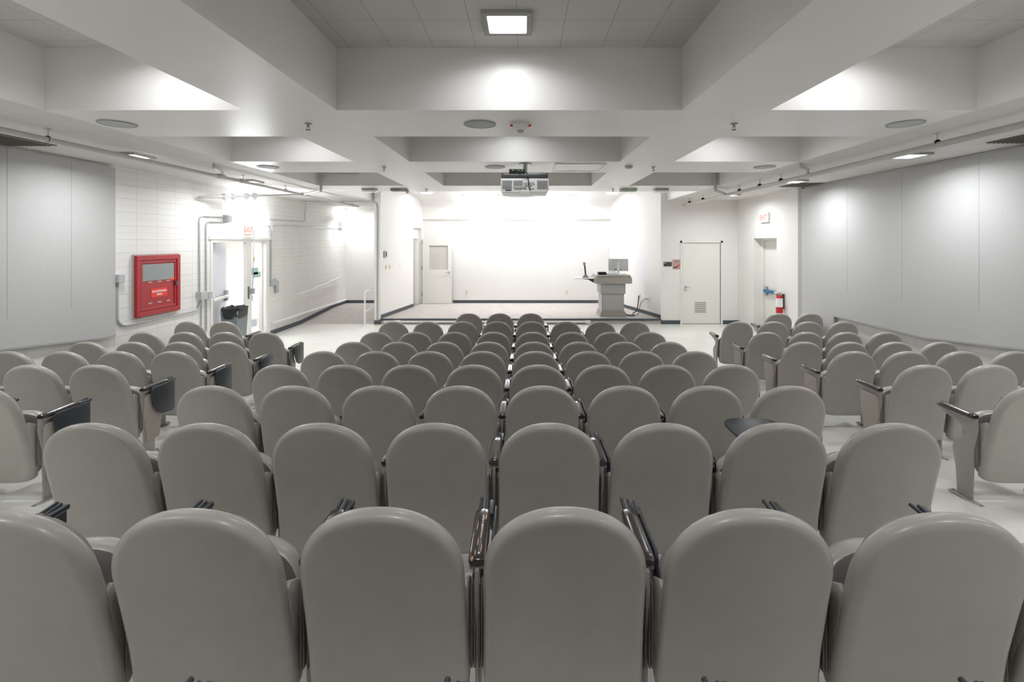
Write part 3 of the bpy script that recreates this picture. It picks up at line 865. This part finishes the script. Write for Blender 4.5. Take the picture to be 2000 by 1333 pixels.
# devices under the last soffit
t = empty('access_point', (-3.17, 9.9, ZS), 'grey wireless unit with white rounded cover, leftmost under the far soffit', 'wireless unit')
b = MB(); b.bbox(-.15, .13, -.10, .10, -.035, 0, .01); b.build('unit_body', M['greymid'], t)
b = MB(); b.bbox(-.14, .15, -.105, .095, -.075, -.036, .018, 3); b.build('unit_cover', M['white'], t)
t = empty('ceiling_camera', (-2.55, 9.9, ZS), 'beige ceiling unit with a small round camera at its right end', 'camera')
b = MB(); b.bbox(-.18, .14, -.10, .10, -.055, 0, .008); b.build('unit_body', M['fabric_edge'], t)
for k in range(5):
    b = MB(); b.box(-.15 + k * .035, -.135 + k * .035, -.104, -.10, -.045, -.012); b.build('vent_slot', M['vent'], t)
b = MB(); b.lathe([(.001, -.04), (.025, -.034), (.04, 0), (.025, .034), (.001, .04)], (.15, -.02, -.06), 20); b.build('camera_ball', M['grille'], t, smooth=True, angle=80)
t = empty('ceiling_receiver', (2.16, 9.9, ZS), 'beige ceiling unit with green lights, right of the projector', 'receiver')
b = MB(); b.bbox(-.17, .16, -.10, .10, -.055, 0, .008); b.build('unit_body', M['fabric_edge'], t)
for k in range(4):
    b = MB(); b.box(-.12 + k * .07, -.10 + k * .07, -.106, -.10, -.038, -.024); b.build('indicator_light', M['led'], t)
t = empty('access_point', (2.83, 9.9, ZS), 'white and grey wireless unit, rightmost under the far soffit', 'wireless unit')
b = MB(); b.bbox(-.14, .14, -.10, .10, -.035, 0, .01); b.build('unit_body', M['greymid'], t)
b = MB(); b.bbox(-.15, .14, -.105, .095, -.075, -.036, .018, 3); b.build('unit_cover', M['white'], t)

# ------------------------------------------------------------------ projector
t = empty('projector', (.0, 6.6, ZS), 'large white projector with black top hanging from the ceiling centre', 'projector')
zt = -.19; zb = -.46
b = MB(); b.tube([(.02, .15, 0), (.02, .15, -.15)], .03, 14); b.lathe([(0, 0), (.09, 0), (.09, -.012), (0, -.012)], (.02, .15, 0), 20); b.build('mount_pole', M['galv'], t)
b = MB(); b.bbox(-.21, .25, .0, .30, -.20, -.145, .005); b.build('mount_plate', M['fabric_edge'], t)
b = MB(); b.bbox(-.30, .325, -.18, .32, -.245, -.19, .012); b.bbox(-.30, -.265, -.17, .0, -.20, -.175, .005); b.bbox(.29, .325, -.17, .0, -.20, -.175, .005)
pb = b.build('top_housing', M['greydark'], t)
b = MB()
b.prism([(-.31, -.25), (.335, -.25), (.335, -.40), (.315, -.44), (-.30, -.44), (-.31, -.40)], -.19, .33, 'y', .008)
body = b.build('projector_body', M['white'], t)
def vent_grid(x0, x1, z0, z1):
    b = MB()
    n = int((z1 - z0) / .011)
    for k in range(n): b.box(x0, x1, -.196, -.189, z0 + k * .011, z0 + k * .011 + .006)
    for q in range(4):
        xx = x0 + (x1 - x0) * q / 3; b.box(xx - .002, xx + .002, -.197, -.189, z0, z1)
    b.build('vent_grille', M['greymid'], body)
vent_grid(-.285, -.16, -.385, -.265); vent_grid(-.135, -.015, -.34, -.265); vent_grid(.18, .31, -.385, -.265)
b = MB(); b.box(.0, .145, -.194, -.189, -.335, -.30); b.box(-.14, .02, -.194, -.189, -.385, -.355); b.build('port_plate', M['fabric_edge'], body)
for (x, z) in ((.02, -.352), (.045, -.352), (.095, -.352), (.0, -.385), (.03, -.385), (.09, -.388), (.125, -.388), (-.11, -.39), (-.075, -.392), (-.045, -.394)):
    b = MB(); b.bbox(x - .009, x + .009, -.197, -.189, z - .005, z + .006, .002); b.build('port', M['black'], body)
b = MB(); b.box(-.245, -.165, -.194, -.189, -.412, -.40); b.build('badge', M['black'], body)
b = MB(); b.bbox(-.05, .08, -.19, -.10, -.455, -.44, .005); b.build('foot_bar', M['white'], body)
b = MB()
b.tube(rounded([(.0, .02, -.16), (.03, -.1, -.15), (.05, -.205, -.20), (.065, -.21, -.30), (.07, -.20, -.38), (.085, -.196, -.40)], .04), .007, 8)
b.tube(rounded([(-.10, .0, -.13), (-.08, -.19, -.17), (-.02, -.20, -.24), (.06, -.203, -.26)], .04), .003, 6)
b.build('cable', M['black'], t)
r = empty('signal_box', (-.10, 6.66, ZS - .115), 'small black box with green lights on top of the projector mount', 'electronic box')
b = MB(); b.bbox(-.10, .11, -.10, .10, -.03, .015, .004); b.build('box_case', M['black'], r)
for x in (-.05, .03, .075):
    b = MB(); b.lathe([(0, -.006), (.007, -.006), (.007, .0), (0, 0)], (x, -.10, -.005), 10, 'y'); b.build('indicator_light', M['led'], r)

# ------------------------------------------------------------------ pipes
def pipe_run(name, paths, r, m, label, cat, group=None, clips=None):
    t = empty(name, paths[0][0], label, cat, group)
    o0 = Vector(paths[0][0])
    for k, p in enumerate(paths):
        b = MB(); b.tube([Vector(q) - o0 for q in rounded(p, .06)], r if not isinstance(r, (list, tuple)) else r[k], 12)
        b.build('pipe', M[m], t, smooth=True)
    for c in clips or ():
        c(t, o0)
    return t
def hanger(x, y, ztop, z, r=.03):
    def f(t, o0):
        b = MB(); b.tube([Vector((x, y, ztop)) - o0, Vector((x, y, z + r)) - o0], .005, 6)
        b.lathe([(r + .001, -.009), (r + .004, -.009), (r + .004, .009), (r + .001, .009), (r + .001, -.009)], Vector((x, y, z)) - o0, 14, 'y')
        b.lathe([(0, 0), (.025, 0), (.025, -.008), (0, -.008)], Vector((x, y, ztop)) - o0, 10)
        b.build('pipe_hanger', M['pipe'], t)
    return f
def coupling(a, c, r):
    def f(t, o0):
        b = MB(); b.tube([Vector(a) - o0, Vector(c) - o0], r, 12); b.build('coupling', M['pipe'], t, smooth=True)
    return f
XPL, XPR, ZP = -4.62, 4.18, EYE + 1.0
pipe_run('sprinkler_pipe', [[(XPL, YB, ZP), (XPL, 13.4, ZP - .01)], [(-4.33, 6.7, ZS), (-4.33, 6.7, ZS - .06), (-4.58, 7.3, ZS - .05), (XPL, 7.34, ZP)],
                            [(-3.93, 9.3, ZS + .35), (-3.93, 9.3, ZP + .0), (XPL, 10.05, ZP)], [(-3.93, 9.3, ZS + .22), (-3.2, 9.3, ZS + .22)]],
         [.025, .020, .026, .016], 'pipe', 'long painted sprinkler pipe hung under the left side ceiling', 'pipe', None,
         [hanger(XPL, y, ZS, ZP) for y in (2.2, 4.66, 7.9, 9.3, 12.2, 12.9)] + [coupling((XPL, 7.25, ZP), (XPL, 7.4, ZP), .036), coupling((XPL, 7.82, ZP), (XPL, 8.0, ZP), .036), coupling((XPL, 9.98, ZP), (XPL, 10.14, ZP), .038)])
pipe_run('sprinkler_pipe', [[(XPR, YB, ZP), (XPR, 12.5, ZP - .04)], [(3.87, 6.7, ZS), (3.87, 6.7, ZS - .05), (4.15, 7.0, ZS - .045), (XPR, 7.06, ZP)],
                            [(3.71, 9.3, ZS + .35), (3.71, 9.3, ZP + .0), (XPR, 9.98, ZP)]],
         [.032, .022, .030], 'pipe', 'long painted sprinkler pipe hung under the right side ceiling', 'pipe', None,
         [hanger(XPR, y, ZS, ZP, .034) for y in (2.4, 4.85, 7.8, 8.5, 9.3, 11.2, 12.1)])
# branch pipe with valves near the doorway
A_, B_ = Vector((XL + .07, 8.6, EYE + .805)), Vector((XPL, 10.05, ZP))
t = pipe_run('branch_pipe', [[A_, A_.lerp(B_, .42)], [A_.lerp(B_, .42), B_]], [.028, .018], 'pipe', 'short branch pipe with valves reaching from the left wall above the doorway', 'pipe')
for f_ in (.22, .30, .42, .50):
    p = A_.lerp(B_, f_) - A_
    b = MB(); b.bbox(p.x - .035, p.x + .035, p.y - .035, p.y + .035, p.z - .05, p.z + .05, .012); b.tube([p, p + Vector((0, 0, -.085))], .014, 8); b.build('valve', M['grille'], t)

# conduits on the left wall
def wall_conduit(pts, label, r=.011, m='galv', off=.02, extra=None):
    P_ = [LP(a, c, off) for a, c in pts]
    t = empty('conduit', P_[0], label, 'conduit', 'steel conduits on the left wall')
    o0 = Vector(P_[0])
    b = MB(); b.tube([Vector(q) - o0 for q in rounded(P_, .12, 6)], r, 8); b.build('conduit_tube', M[m], t, smooth=True)
    for (a, c, a2, c2, dep) in extra or ():
        q, q2 = Vector(LP(a, c)), Vector(LP(a2, c2))
        b = MB(); b.bbox(0.0 + XL - o0.x + .001, XL - o0.x + dep, min(q.y, q2.y) - o0.y, max(q.y, q2.y) - o0.y, min(q.z, q2.z) - o0.z, max(q.z, q2.z) - o0.z, .006)
        b.build('junction_box', M[m], t)
wall_conduit([(433, 424), (387, 422), (388, 578)], 'steel conduit curving left from the doorway strip light and down', .013, extra=[(383, 571, 397, 584, .09)])
wall_conduit([(446, 435), (400, 433), (401, 648)], 'inner steel conduit running down the wall left of the doorway', .013, extra=[(399, 571, 407, 583, .08)])
wall_conduit([(391, 588), (391, 642)], 'short conduit from junction box down behind the chairs', .012)
wall_conduit([(227, 553), (227, 628), (238, 637), (385, 606), (391, 588)], 'white conduit looping under the red fire cabinet', .016, 'grille', extra=[(221, 537, 233, 552, .09)])
wall_conduit([(503, 439), (526, 440), (528, 550)], 'conduit dropping to the switch box right of the doorway', .013, extra=[(526, 545, 536, 558, .06), (536, 549, 541, 572, .05)])
wall_conduit([(529, 546), (529, 440), (560, 441), (668, 448), (671, 438)], 'thin conduit running along the wall to the corner lamp', .009)
wall_conduit([(516, 429), (560, 431), (594, 434), (596, 398)], 'conduit from the strip light rising to the ceiling near the ramp', .011)
P_ = LP(491, 447, .06); Q_ = LP(491, 563, .06)
t = empty('cord_switch', P_, 'cable with small switch hanging in front of the doorway post', 'switch')
o0 = Vector(P_)
b = MB(); b.tube([Vector((0, 0, 0)), Vector((0, 0, -.3)), Vector((.02, -.06, -.45)), Vector((.0, -.06, Q_[2] - P_[2]))], .010, 8); b.build('cable', M['galv'], t, smooth=True)
b = MB(); b.bbox(-.03, .03, -.10, -.02, Q_[2] - P_[2] - .12, Q_[2] - P_[2], .006); b.build('switch_box', M['greymid'], t)
b = MB(); b.bbox(-.055, .02, -.05, .06, -.03, .06, .006); b.build('junction_box', M['white'], t)
# conduit across the ceiling over the ramp and down the stage pilaster
zc = EYE + 1.065; yc = YD - .03
t = empty('conduit', (XL + .06, yc, zc), 'conduit crossing over the ramp and down the stage wall edge', 'conduit')
xr = stage_l(YD) - .09
b = MB(); b.tube([Vector(q) - Vector((XL + .06, yc, zc)) for q in rounded([(XL + .06, yc, zc), (xr, yc, zc), (xr, yc, .10)], .15, 8)], .013, 10); b.build('conduit_tube', M['galv'], t, smooth=True)
t = empty('corner_cover', (xr - .03, YD - .012, 0), 'white vertical cover strip down the front edge of the stage wall', 'cover strip')
b = MB(); b.bbox(-.018, .018, -.012, .011, .14, EYE + .62, .004); b.build('cover_channel', M['white'], t)

# ------------------------------------------------------------------ fire cabinet
t = empty('fire_extinguisher_cabinet', (XL, 7.24, 1.02), 'red fire extinguisher cabinet with grey window on the left wall', 'cabinet')
CW, CH = .92, .94
b = MB(); b.box(0, .02, -.02, CW + .02, -.02, CH + .02); b.build('wall_frame', M['fabric_edge'], t)
b = MB()
def fr_(b, y0, y1, z0, z1, wd, x0, x1, r=.006):
    b.bbox(x0, x1, y0, y1, z0, z0 + wd, r); b.bbox(x0, x1, y0, y1, z1 - wd, z1, r); b.bbox(x0, x1, y0, y0 + wd, z0 + wd, z1 - wd, r); b.bbox(x0, x1, y1 - wd, y1, z0 + wd, z1 - wd, r)
fr_(b, 0, CW, 0, CH, .075, .015, .065)
b.build('cabinet_frame', M['red'], t)
b = MB(); b.box(.015, .04, .075, CW - .075, .075, CH - .075); fr_(b, .085, CW - .085, .085, CH - .085, .035, .03, .055)
dr = b.build('cabinet_door', M['red'], t)
b = MB(); b.box(.040, .046, .13, CW - .13, .54, .80); b.build('cabinet_window', M['glass_grey'], dr)
b = MB(); b.box(.040, .045, .30, .64, .27, .41); st = b.build('warning_label', M['redsign'], dr)
RX = (PI / 2, 0, PI / 2)
text('FIRE EXTINGUISHER', .040, (.047, .47, .362), RX, M['whitetext'], 'label_text', st, sx=.86, width_off=.0012)
text('INSIDE', .040, (.047, .47, .312), RX, M['whitetext'], 'label_text', st, sx=.95, width_off=.0012)
b = MB(); b.box(.046, .049, CW - .22, CW - .13, .525, .56); b.build('orange_tag', M['orange'], dr)
b = MB(); b.bbox(.04, .07, CW - .12, CW - .07, .42, .50, .006); b.build('door_latch', M['greydark'], dr)
for z, o_ in ((.505, 0), (.175, 0)):
    for y in (.24, .43, .62):
        b = MB(); b.bbox(.04, .047, y, y + .085, z, z + .022, .003); b.build('small_label', M['poster'], dr)

# ------------------------------------------------------------------ exit signs
def exit_sign(loc, rz, label, wd=.34, h=.20):
    t = empty('exit_sign', loc, label, 'sign', 'lit exit signs', rz)
    b = MB(); b.bbox(-wd / 2, wd / 2, -.055, 0, -h / 2, h / 2, .006); b.build('sign_case', M['white'], t)
    b = MB(); b.box(-wd / 2 + .015, wd / 2 - .015, -.058, -.054, -h / 2 + .015, h / 2 - .015); b.build('sign_face', M['exit'], t)
    text('EXIT', .165, (0, -.059, 0), (PI / 2, 0, 0), M['exit_red'], 'sign_text', t, width_off=.003)
exit_sign((XR, 11.2, EYE + .57), -PI / 2, 'lit red EXIT sign on the right wall above the recessed exit door', .40, .22)
exit_sign((XL + .02, 10.15, EYE + .255), PI / 2, 'lit red EXIT sign directly under the doorway strip light', .36, .20)

# ------------------------------------------------------------------ wall fittings
def plate(name, loc, axis, w_, h_, m, label, cat, d=.012, group=None):
    t = empty(name, loc, label, cat, group)
    b = MB()
    if axis == 'y-': b.bbox(-w_ / 2, w_ / 2, -d, 0, -h_ / 2, h_ / 2, .002)
    if axis == 'x+': b.bbox(0, d, -w_ / 2, w_ / 2, -h_ / 2, h_ / 2, .002)
    b.build(name + '_plate', M[m], t)
    return t
for px_, nm in ((911, 'near the stage door'), (1107, 'near the lectern')):
    x = (px_ - 1023) * YF / F
    t = plate('wall_outlet', (x, YF, EYE - (571 - 473) * YF / F), 'y-', .075, .12, 'ivory', 'ivory power outlet low on the rear stage wall %s' % nm, 'outlet', group='ivory outlets on the rear wall')
    for dz in (-.025, .025):
        b = MB(); b.bbox(-.014, .014, -.016, -.010, dz - .012, dz + .012, .002); b.build('socket', M['fabric_edge'], t)
def on_stage_left(y, z): return (stage_l(y) + .001, y, z)
rzl = -math.atan(.139)
y_ = 13.05
t = empty('thermostat', on_stage_left(y_ - .12, EYE - .33), 'small grey thermostat on the wall left of the stage', 'thermostat', rz=rzl)
b = MB(); b.bbox(0, .025, -.09, .09, -.09, .09, .006); b.build('thermostat_case', M['greymid'], t)
b = MB(); b.bbox(.024, .03, -.0, .07, -.05, .05, .003); b.build('thermostat_screen', M['greydark'], t)
for (dy, m, nm) in ((.10, 'ivory', 'left ivory light switch below the thermostat'), (.34, 'ivory', 'right ivory light switch below the thermostat'), (1.1, 'white', 'white blank plate between thermostat and stage passage')):
    t = empty('light_switch', on_stage_left(12.9 + dy, EYE - .69), nm, 'switch', 'plates on the wall left of the stage', rzl)
    b = MB(); b.bbox(0, .008, -.045, .045, -.06, .06, .002); b.build('switch_plate', M[m], t)
    if m == 'ivory':
        b = MB(); b.bbox(.007, .018, -.008, .008, -.015, .015, .002); b.build('switch_toggle', M['fabric_edge'], t)
# notice plates by the closet door
t = plate('room_sign', (3.80, YD, EYE - .585), 'y-', .22, .115, 'greydark', 'small dark rectangular room sign left of the closet door', 'sign')
b = MB(); b.box(-.09, -.06, -.014, -.011, .02, .035); b.build('sign_mark', M['whitetext'], t)
t = plate('notice', (4.03, YD, EYE - .59), 'y-', .20, .26, 'poster', 'square pinkish notice beside the closet door frame', 'notice', .006)
b = MB(); b.prism([(-.08, -.10), (-.05, -.105), (.03, -.07), (.0, -.055), (-.08, -.075)], -.008, -.006, 'y'); b.build('notice_mark', M['greydark'], t)
b = MB(); b.prism([(.0, -.07), (.035, -.09), (.085, -.01), (.06, .01)], -.008, -.006, 'y'); b.build('notice_mark', M['redsign'], t)
b = MB(); b.box(-.07, .06, -.008, -.006, .07, .085); b.build('notice_heading', M['redbright'], t)

# fire extinguisher
t = empty('fire_extinguisher', (XR - .10, 10.42, .62), 'red fire extinguisher with white label hung by the exit door', 'fire extinguisher')
b = MB(); b.lathe([(0, 0), (.06, 0), (.068, .012), (.068, .33), (.055, .37), (.025, .395), (.02, .41), (0, .41)], (0, 0, 0), 28); b.build('cylinder', M['redbright'], t, smooth=True)
b = MB(); b.lathe([(.0685, .14), (.0695, .14), (.0695, .33), (.0685, .33), (.0685, .14)], (0, 0, 0), 28); b.build('white_label', M['whitetext'], t, smooth=True)
b = MB(); b.lathe([(0, .40), (.022, .40), (.022, .44), (0, .44)], (0, 0, 0), 14); b.bbox(-.012, .012, -.11, .03, .455, .468, .004); b.bbox(-.012, .012, -.09, .03, .43, .442, .004); b.build('valve_handle', M['greymid'], t)
b = MB(); b.tube(rounded([(0, .02, .43), (0, .09, .42), (0, .095, .2), (0, .085, .12)], .03), .011, 8); b.build('hose', M['black'], t)
b = MB(); b.bbox(.06, .099, -.03, .03, .10, .42, .004); b.build('wall_bracket', M['greydark'], t)

# ------------------------------------------------------------------ handrails
t = empty('handrail', (XL + .08, 12.4, .82), 'white handrail on the left wall rising beside the ramp', 'handrail')
A1, A2, A3, A4 = (0, 0, 0), (0, .45, .02), (0, 2.55, .21), (0, 2.9, .22)
b = MB(); b.tube(rounded([(-.05, -.02, -.0), A1, A2, A3, A4, (-.05, 2.92, .22)], .05), .02, 12); b.build('rail', M['white'], t, smooth=True)
for (y, z) in ((.35, -.01), (2.35, .18)):
    b = MB(); b.tube([(0, y, z - .01), (0, y, z - .07), (-.07, y, z - .09)], .009, 8); b.lathe([(0, 0), (.035, 0), (.035, .008), (0, .008)], (-.079, y, z - .09), 14, 'x'); b.build('rail_bracket', M['white'], t)
t = empty('ramp_railing', (-4.04, 12.20, 0), 'white post and double rail guarding the ramp beside the stage wall', 'railing')
b = MB(); b.tube(rounded([(0, 0, 0), (0, 0, .90), (.06, 1.5, .99), (.06, 3.0, 1.05)], .06), .02, 12); b.build('post_and_top_rail', M['white'], t, smooth=True)
b = MB(); b.tube([(0, 0, .40), (.06, 1.5, .49), (.06, 3.0, .55)], .017, 12); b.build('middle_rail', M['white'], t, smooth=True)
b = MB(); b.tube([(.06, 3.0, ST - .01), (.06, 3.0, 1.05)], .02, 12); b.build('rear_post', M['white'], t, smooth=True)
b = MB(); b.lathe([(0, 0), (.04, 0), (.04, .01), (0, .01)], (0, 0, 0), 16); b.build('foot_flange', M['white'], t)

# ------------------------------------------------------------------ bin in the doorway
t = empty('waste_bin', (-5.80, 9.62, 0), 'grey waste bin with black liner standing in the corridor doorway', 'bin')
b = MB()
def frustum(b, w0, w1, z0, z1, d0, d1):
    b.add([(-w0, -d0, z0), (w0, -d0, z0), (w0, d0, z0), (-w0, d0, z0), (-w1, -d1, z1), (w1, -d1, z1), (w1, d1, z1), (-w1, d1, z1)],
          [(0, 3, 2, 1), (4, 5, 6, 7), (0, 1, 5, 4), (1, 2, 6, 5), (2, 3, 7, 6), (3, 0, 4, 7)])
frustum(b, .13, .165, 0, .80, .15, .19); b.build('bin_body', M['bin'], t)
b = MB()
n = 32; rings = []
for j, (sc, z) in enumerate(((1.0, .66), (1.08, .70), (1.10, .80), (1.12, .86), (.95, .875), (.8, .80))):
    for k in range(n):
        a = 2 * PI * k / n
        cx, cy = math.cos(a), math.sin(a)
        rr = .17 * sc * (1 + .05 * math.sin(7 * a + j) + .03 * math.sin(13 * a))
        rings.append((rr * math.copysign(abs(cx) ** .5, cx), 1.12 * rr * math.copysign(abs(cy) ** .5, cy), z + .018 * math.sin(5 * a + 2 * j)))
fs = []
for j in range(5):
    for k in range(n): fs.append((j * n + k, j * n + (k + 1) % n, (j + 1) * n + (k + 1) % n, (j + 1) * n + k))
b.add(rings, fs); b.build('bin_liner', M['bag'], t, smooth=True)

# ------------------------------------------------------------------ lectern
LX, LY = 2.42, 12.98
t = empty('lectern', (LX, LY, ST), 'grey panelled lectern with wide top standing at the stage edge', 'lectern')
b = MB(); b.bbox(-.36, .36, -.02, .70, .0, .035, .01); b.bbox(-.34, .34, .0, .68, .035, .12, .008); b.bbox(-.325, .325, .01, .67, .12, .15, .008); b.build('plinth', M['lectern_top'], t)
b = MB(); b.box(-.30, .30, .04, .66, .15, .62); b.bbox(-.275, .275, .03, .045, .17, .60, .004); b.build('lower_body', M['lectern'], t)
b = MB(); b.bbox(-.335, .335, .005, .68, .62, .90, .006); b.bbox(-.30, .30, -.004, .01, .64, .88, .003); b.build('upper_body', M['lectern'], t)
b = MB(); b.bbox(-.49, .49, -.10, .72, .905, 1.065, .006); b.bbox(-.475, .475, -.09, .71, 1.06, 1.085, .004); b.bbox(-.462, .462, -.08, .70, 1.08, 1.135, .018); b.build('top', M['lectern_top'], t)
b = MB(); b.bbox(-1.02, -.48, .10, .50, 1.02, 1.045, .008); sh = b.build('side_shelf', M['white'], t)
b = MB(); b.prism([(-.49, .93), (-.49, 1.02), (-.80, 1.02), (-.80, 1.005), (-.60, .98)], .26, .29, 'y'); b.prism([(-.49, .90), (-.49, .93), (-.66, 1.02), (-.70, 1.02)], .32, .35, 'y'); b.build('shelf_bracket', M['greydark'], t)
zt = ST + 1.135
t = empty('computer_monitor', (LX + .19, LY + .28, zt), 'silver monitor on the lectern seen from behind', 'monitor', rz=math.radians(-12))
b = MB(); b.bbox(-.27, .27, -.012, .012, .09, .43, .008); b.build('monitor_back', M['alu'], t)
b = MB(); b.bbox(-.268, .268, .012, .016, .095, .425, .001); b.build('screen', M['screen'], t)
b = MB(); b.bbox(-.03, .03, -.05, -.02, .02, .34, .006); b.bbox(-.10, .10, -.11, .08, 0, .012, .004); b.build('monitor_stand', M['white'], t)
for x in (-.10, -.06, .07):
    b = MB(); b.bbox(x - .015, x + .015, -.018, -.010, .12, .14, .002); b.build('port', M['black'], t)
t = empty('control_box', (LX - .28, LY + .05, zt), 'low black control unit on the lectern top left of the monitor', 'control unit')
b = MB(); b.bbox(-.11, .10, 0, .22, 0, .075, .006); b.build('control_case', M['black'], t)
t = empty('keyboard_tray', (LX - .02, LY + .05, zt), 'pale slanted panel lying on the lectern under the monitor', 'panel')
b = MB(); b.prism([(0, 0), (.2, 0), (.2, .085), (0, .03)], -.14, .14, 'x', .004); b.build('panel_case', M['alu'], t)
t = empty('document_camera', (LX - .72, LY + .28, ST + 1.045), 'document camera with thin dark upright arm on the lectern side shelf', 'document camera')
b = MB(); b.bbox(-.09, .09, -.08, .08, 0, .03, .01); b.bbox(-.05, .06, -.05, .05, .03, .07, .01); b.build('camera_base', M['greymid'], t)
b = MB(); b.prism([(-.01, .06), (.03, .06), (.0, .38), (-.04, .38)], -.02, .02, 'y', .004); b.build('camera_arm', M['greydark'], t)
b = MB(); b.bbox(-.06, .005, -.03, .03, .34, .42, .008); b.build('camera_head', M['greymid'], t)
b = MB(); b.tube(rounded([(.05, 0, .02), (.14, -.03, .03), (.18, .02, .0), (.25, .03, .005)], .03), .005, 6); b.build('cable', M['black'], t)
# cables from lectern to the side wall
def cable(name, pts, r, label):
    t = empty(name, pts[0], label, 'cable', 'cables behind the lectern')
    o0 = Vector(pts[0]); b = MB(); b.tube([Vector(q) - o0 for q in rounded(pts, .12, 6)], r, 8); b.build('cable_jacket', M['black'], t, smooth=True)
    return t
yw = 13.35
cable('power_cable', [(LX + .31, LY + .35, ST + .10), (LX + .42, LY + .2, ST + .012), (LX + .62, LY + .1, ST + .012), (3.05, 13.5, ST + .012), (3.24, 13.75, ST + .05), (3.30, 13.82, ST + .30), (stage_r(13.85) - .022, 13.85, ST + .48)], .014, 'thick black cable from the lectern up to the wall outlet')
cable('signal_cable', [(LX + .33, LY + .4, ST + .02), (2.95, 13.15, ST + .010), (3.20, 13.35, ST + .012), (3.24, 13.6, ST + .02), (3.35, 13.72, ST + .32), (3.42, 13.4, ST + .46), (stage_r(13.32) - .018, 13.32, ST + .43)], .008, 'thin black cable looping to the outlet nearest the stage corner')
for y, z, nm in ((13.85, .48, 'at the end of the thick cable'), (13.32, .43, 'at the end of the thin cable')):
    t = empty('wall_outlet', (stage_r(y), y, ST + z), 'white outlet plate on the right stage wall %s' % nm, 'outlet', 'white outlets on the right stage wall', rz=math.atan(.238))
    b = MB(); b.bbox(-.010, 0, -.045, .045, -.06, .06, .002); b.build('outlet_plate', M['white'], t)
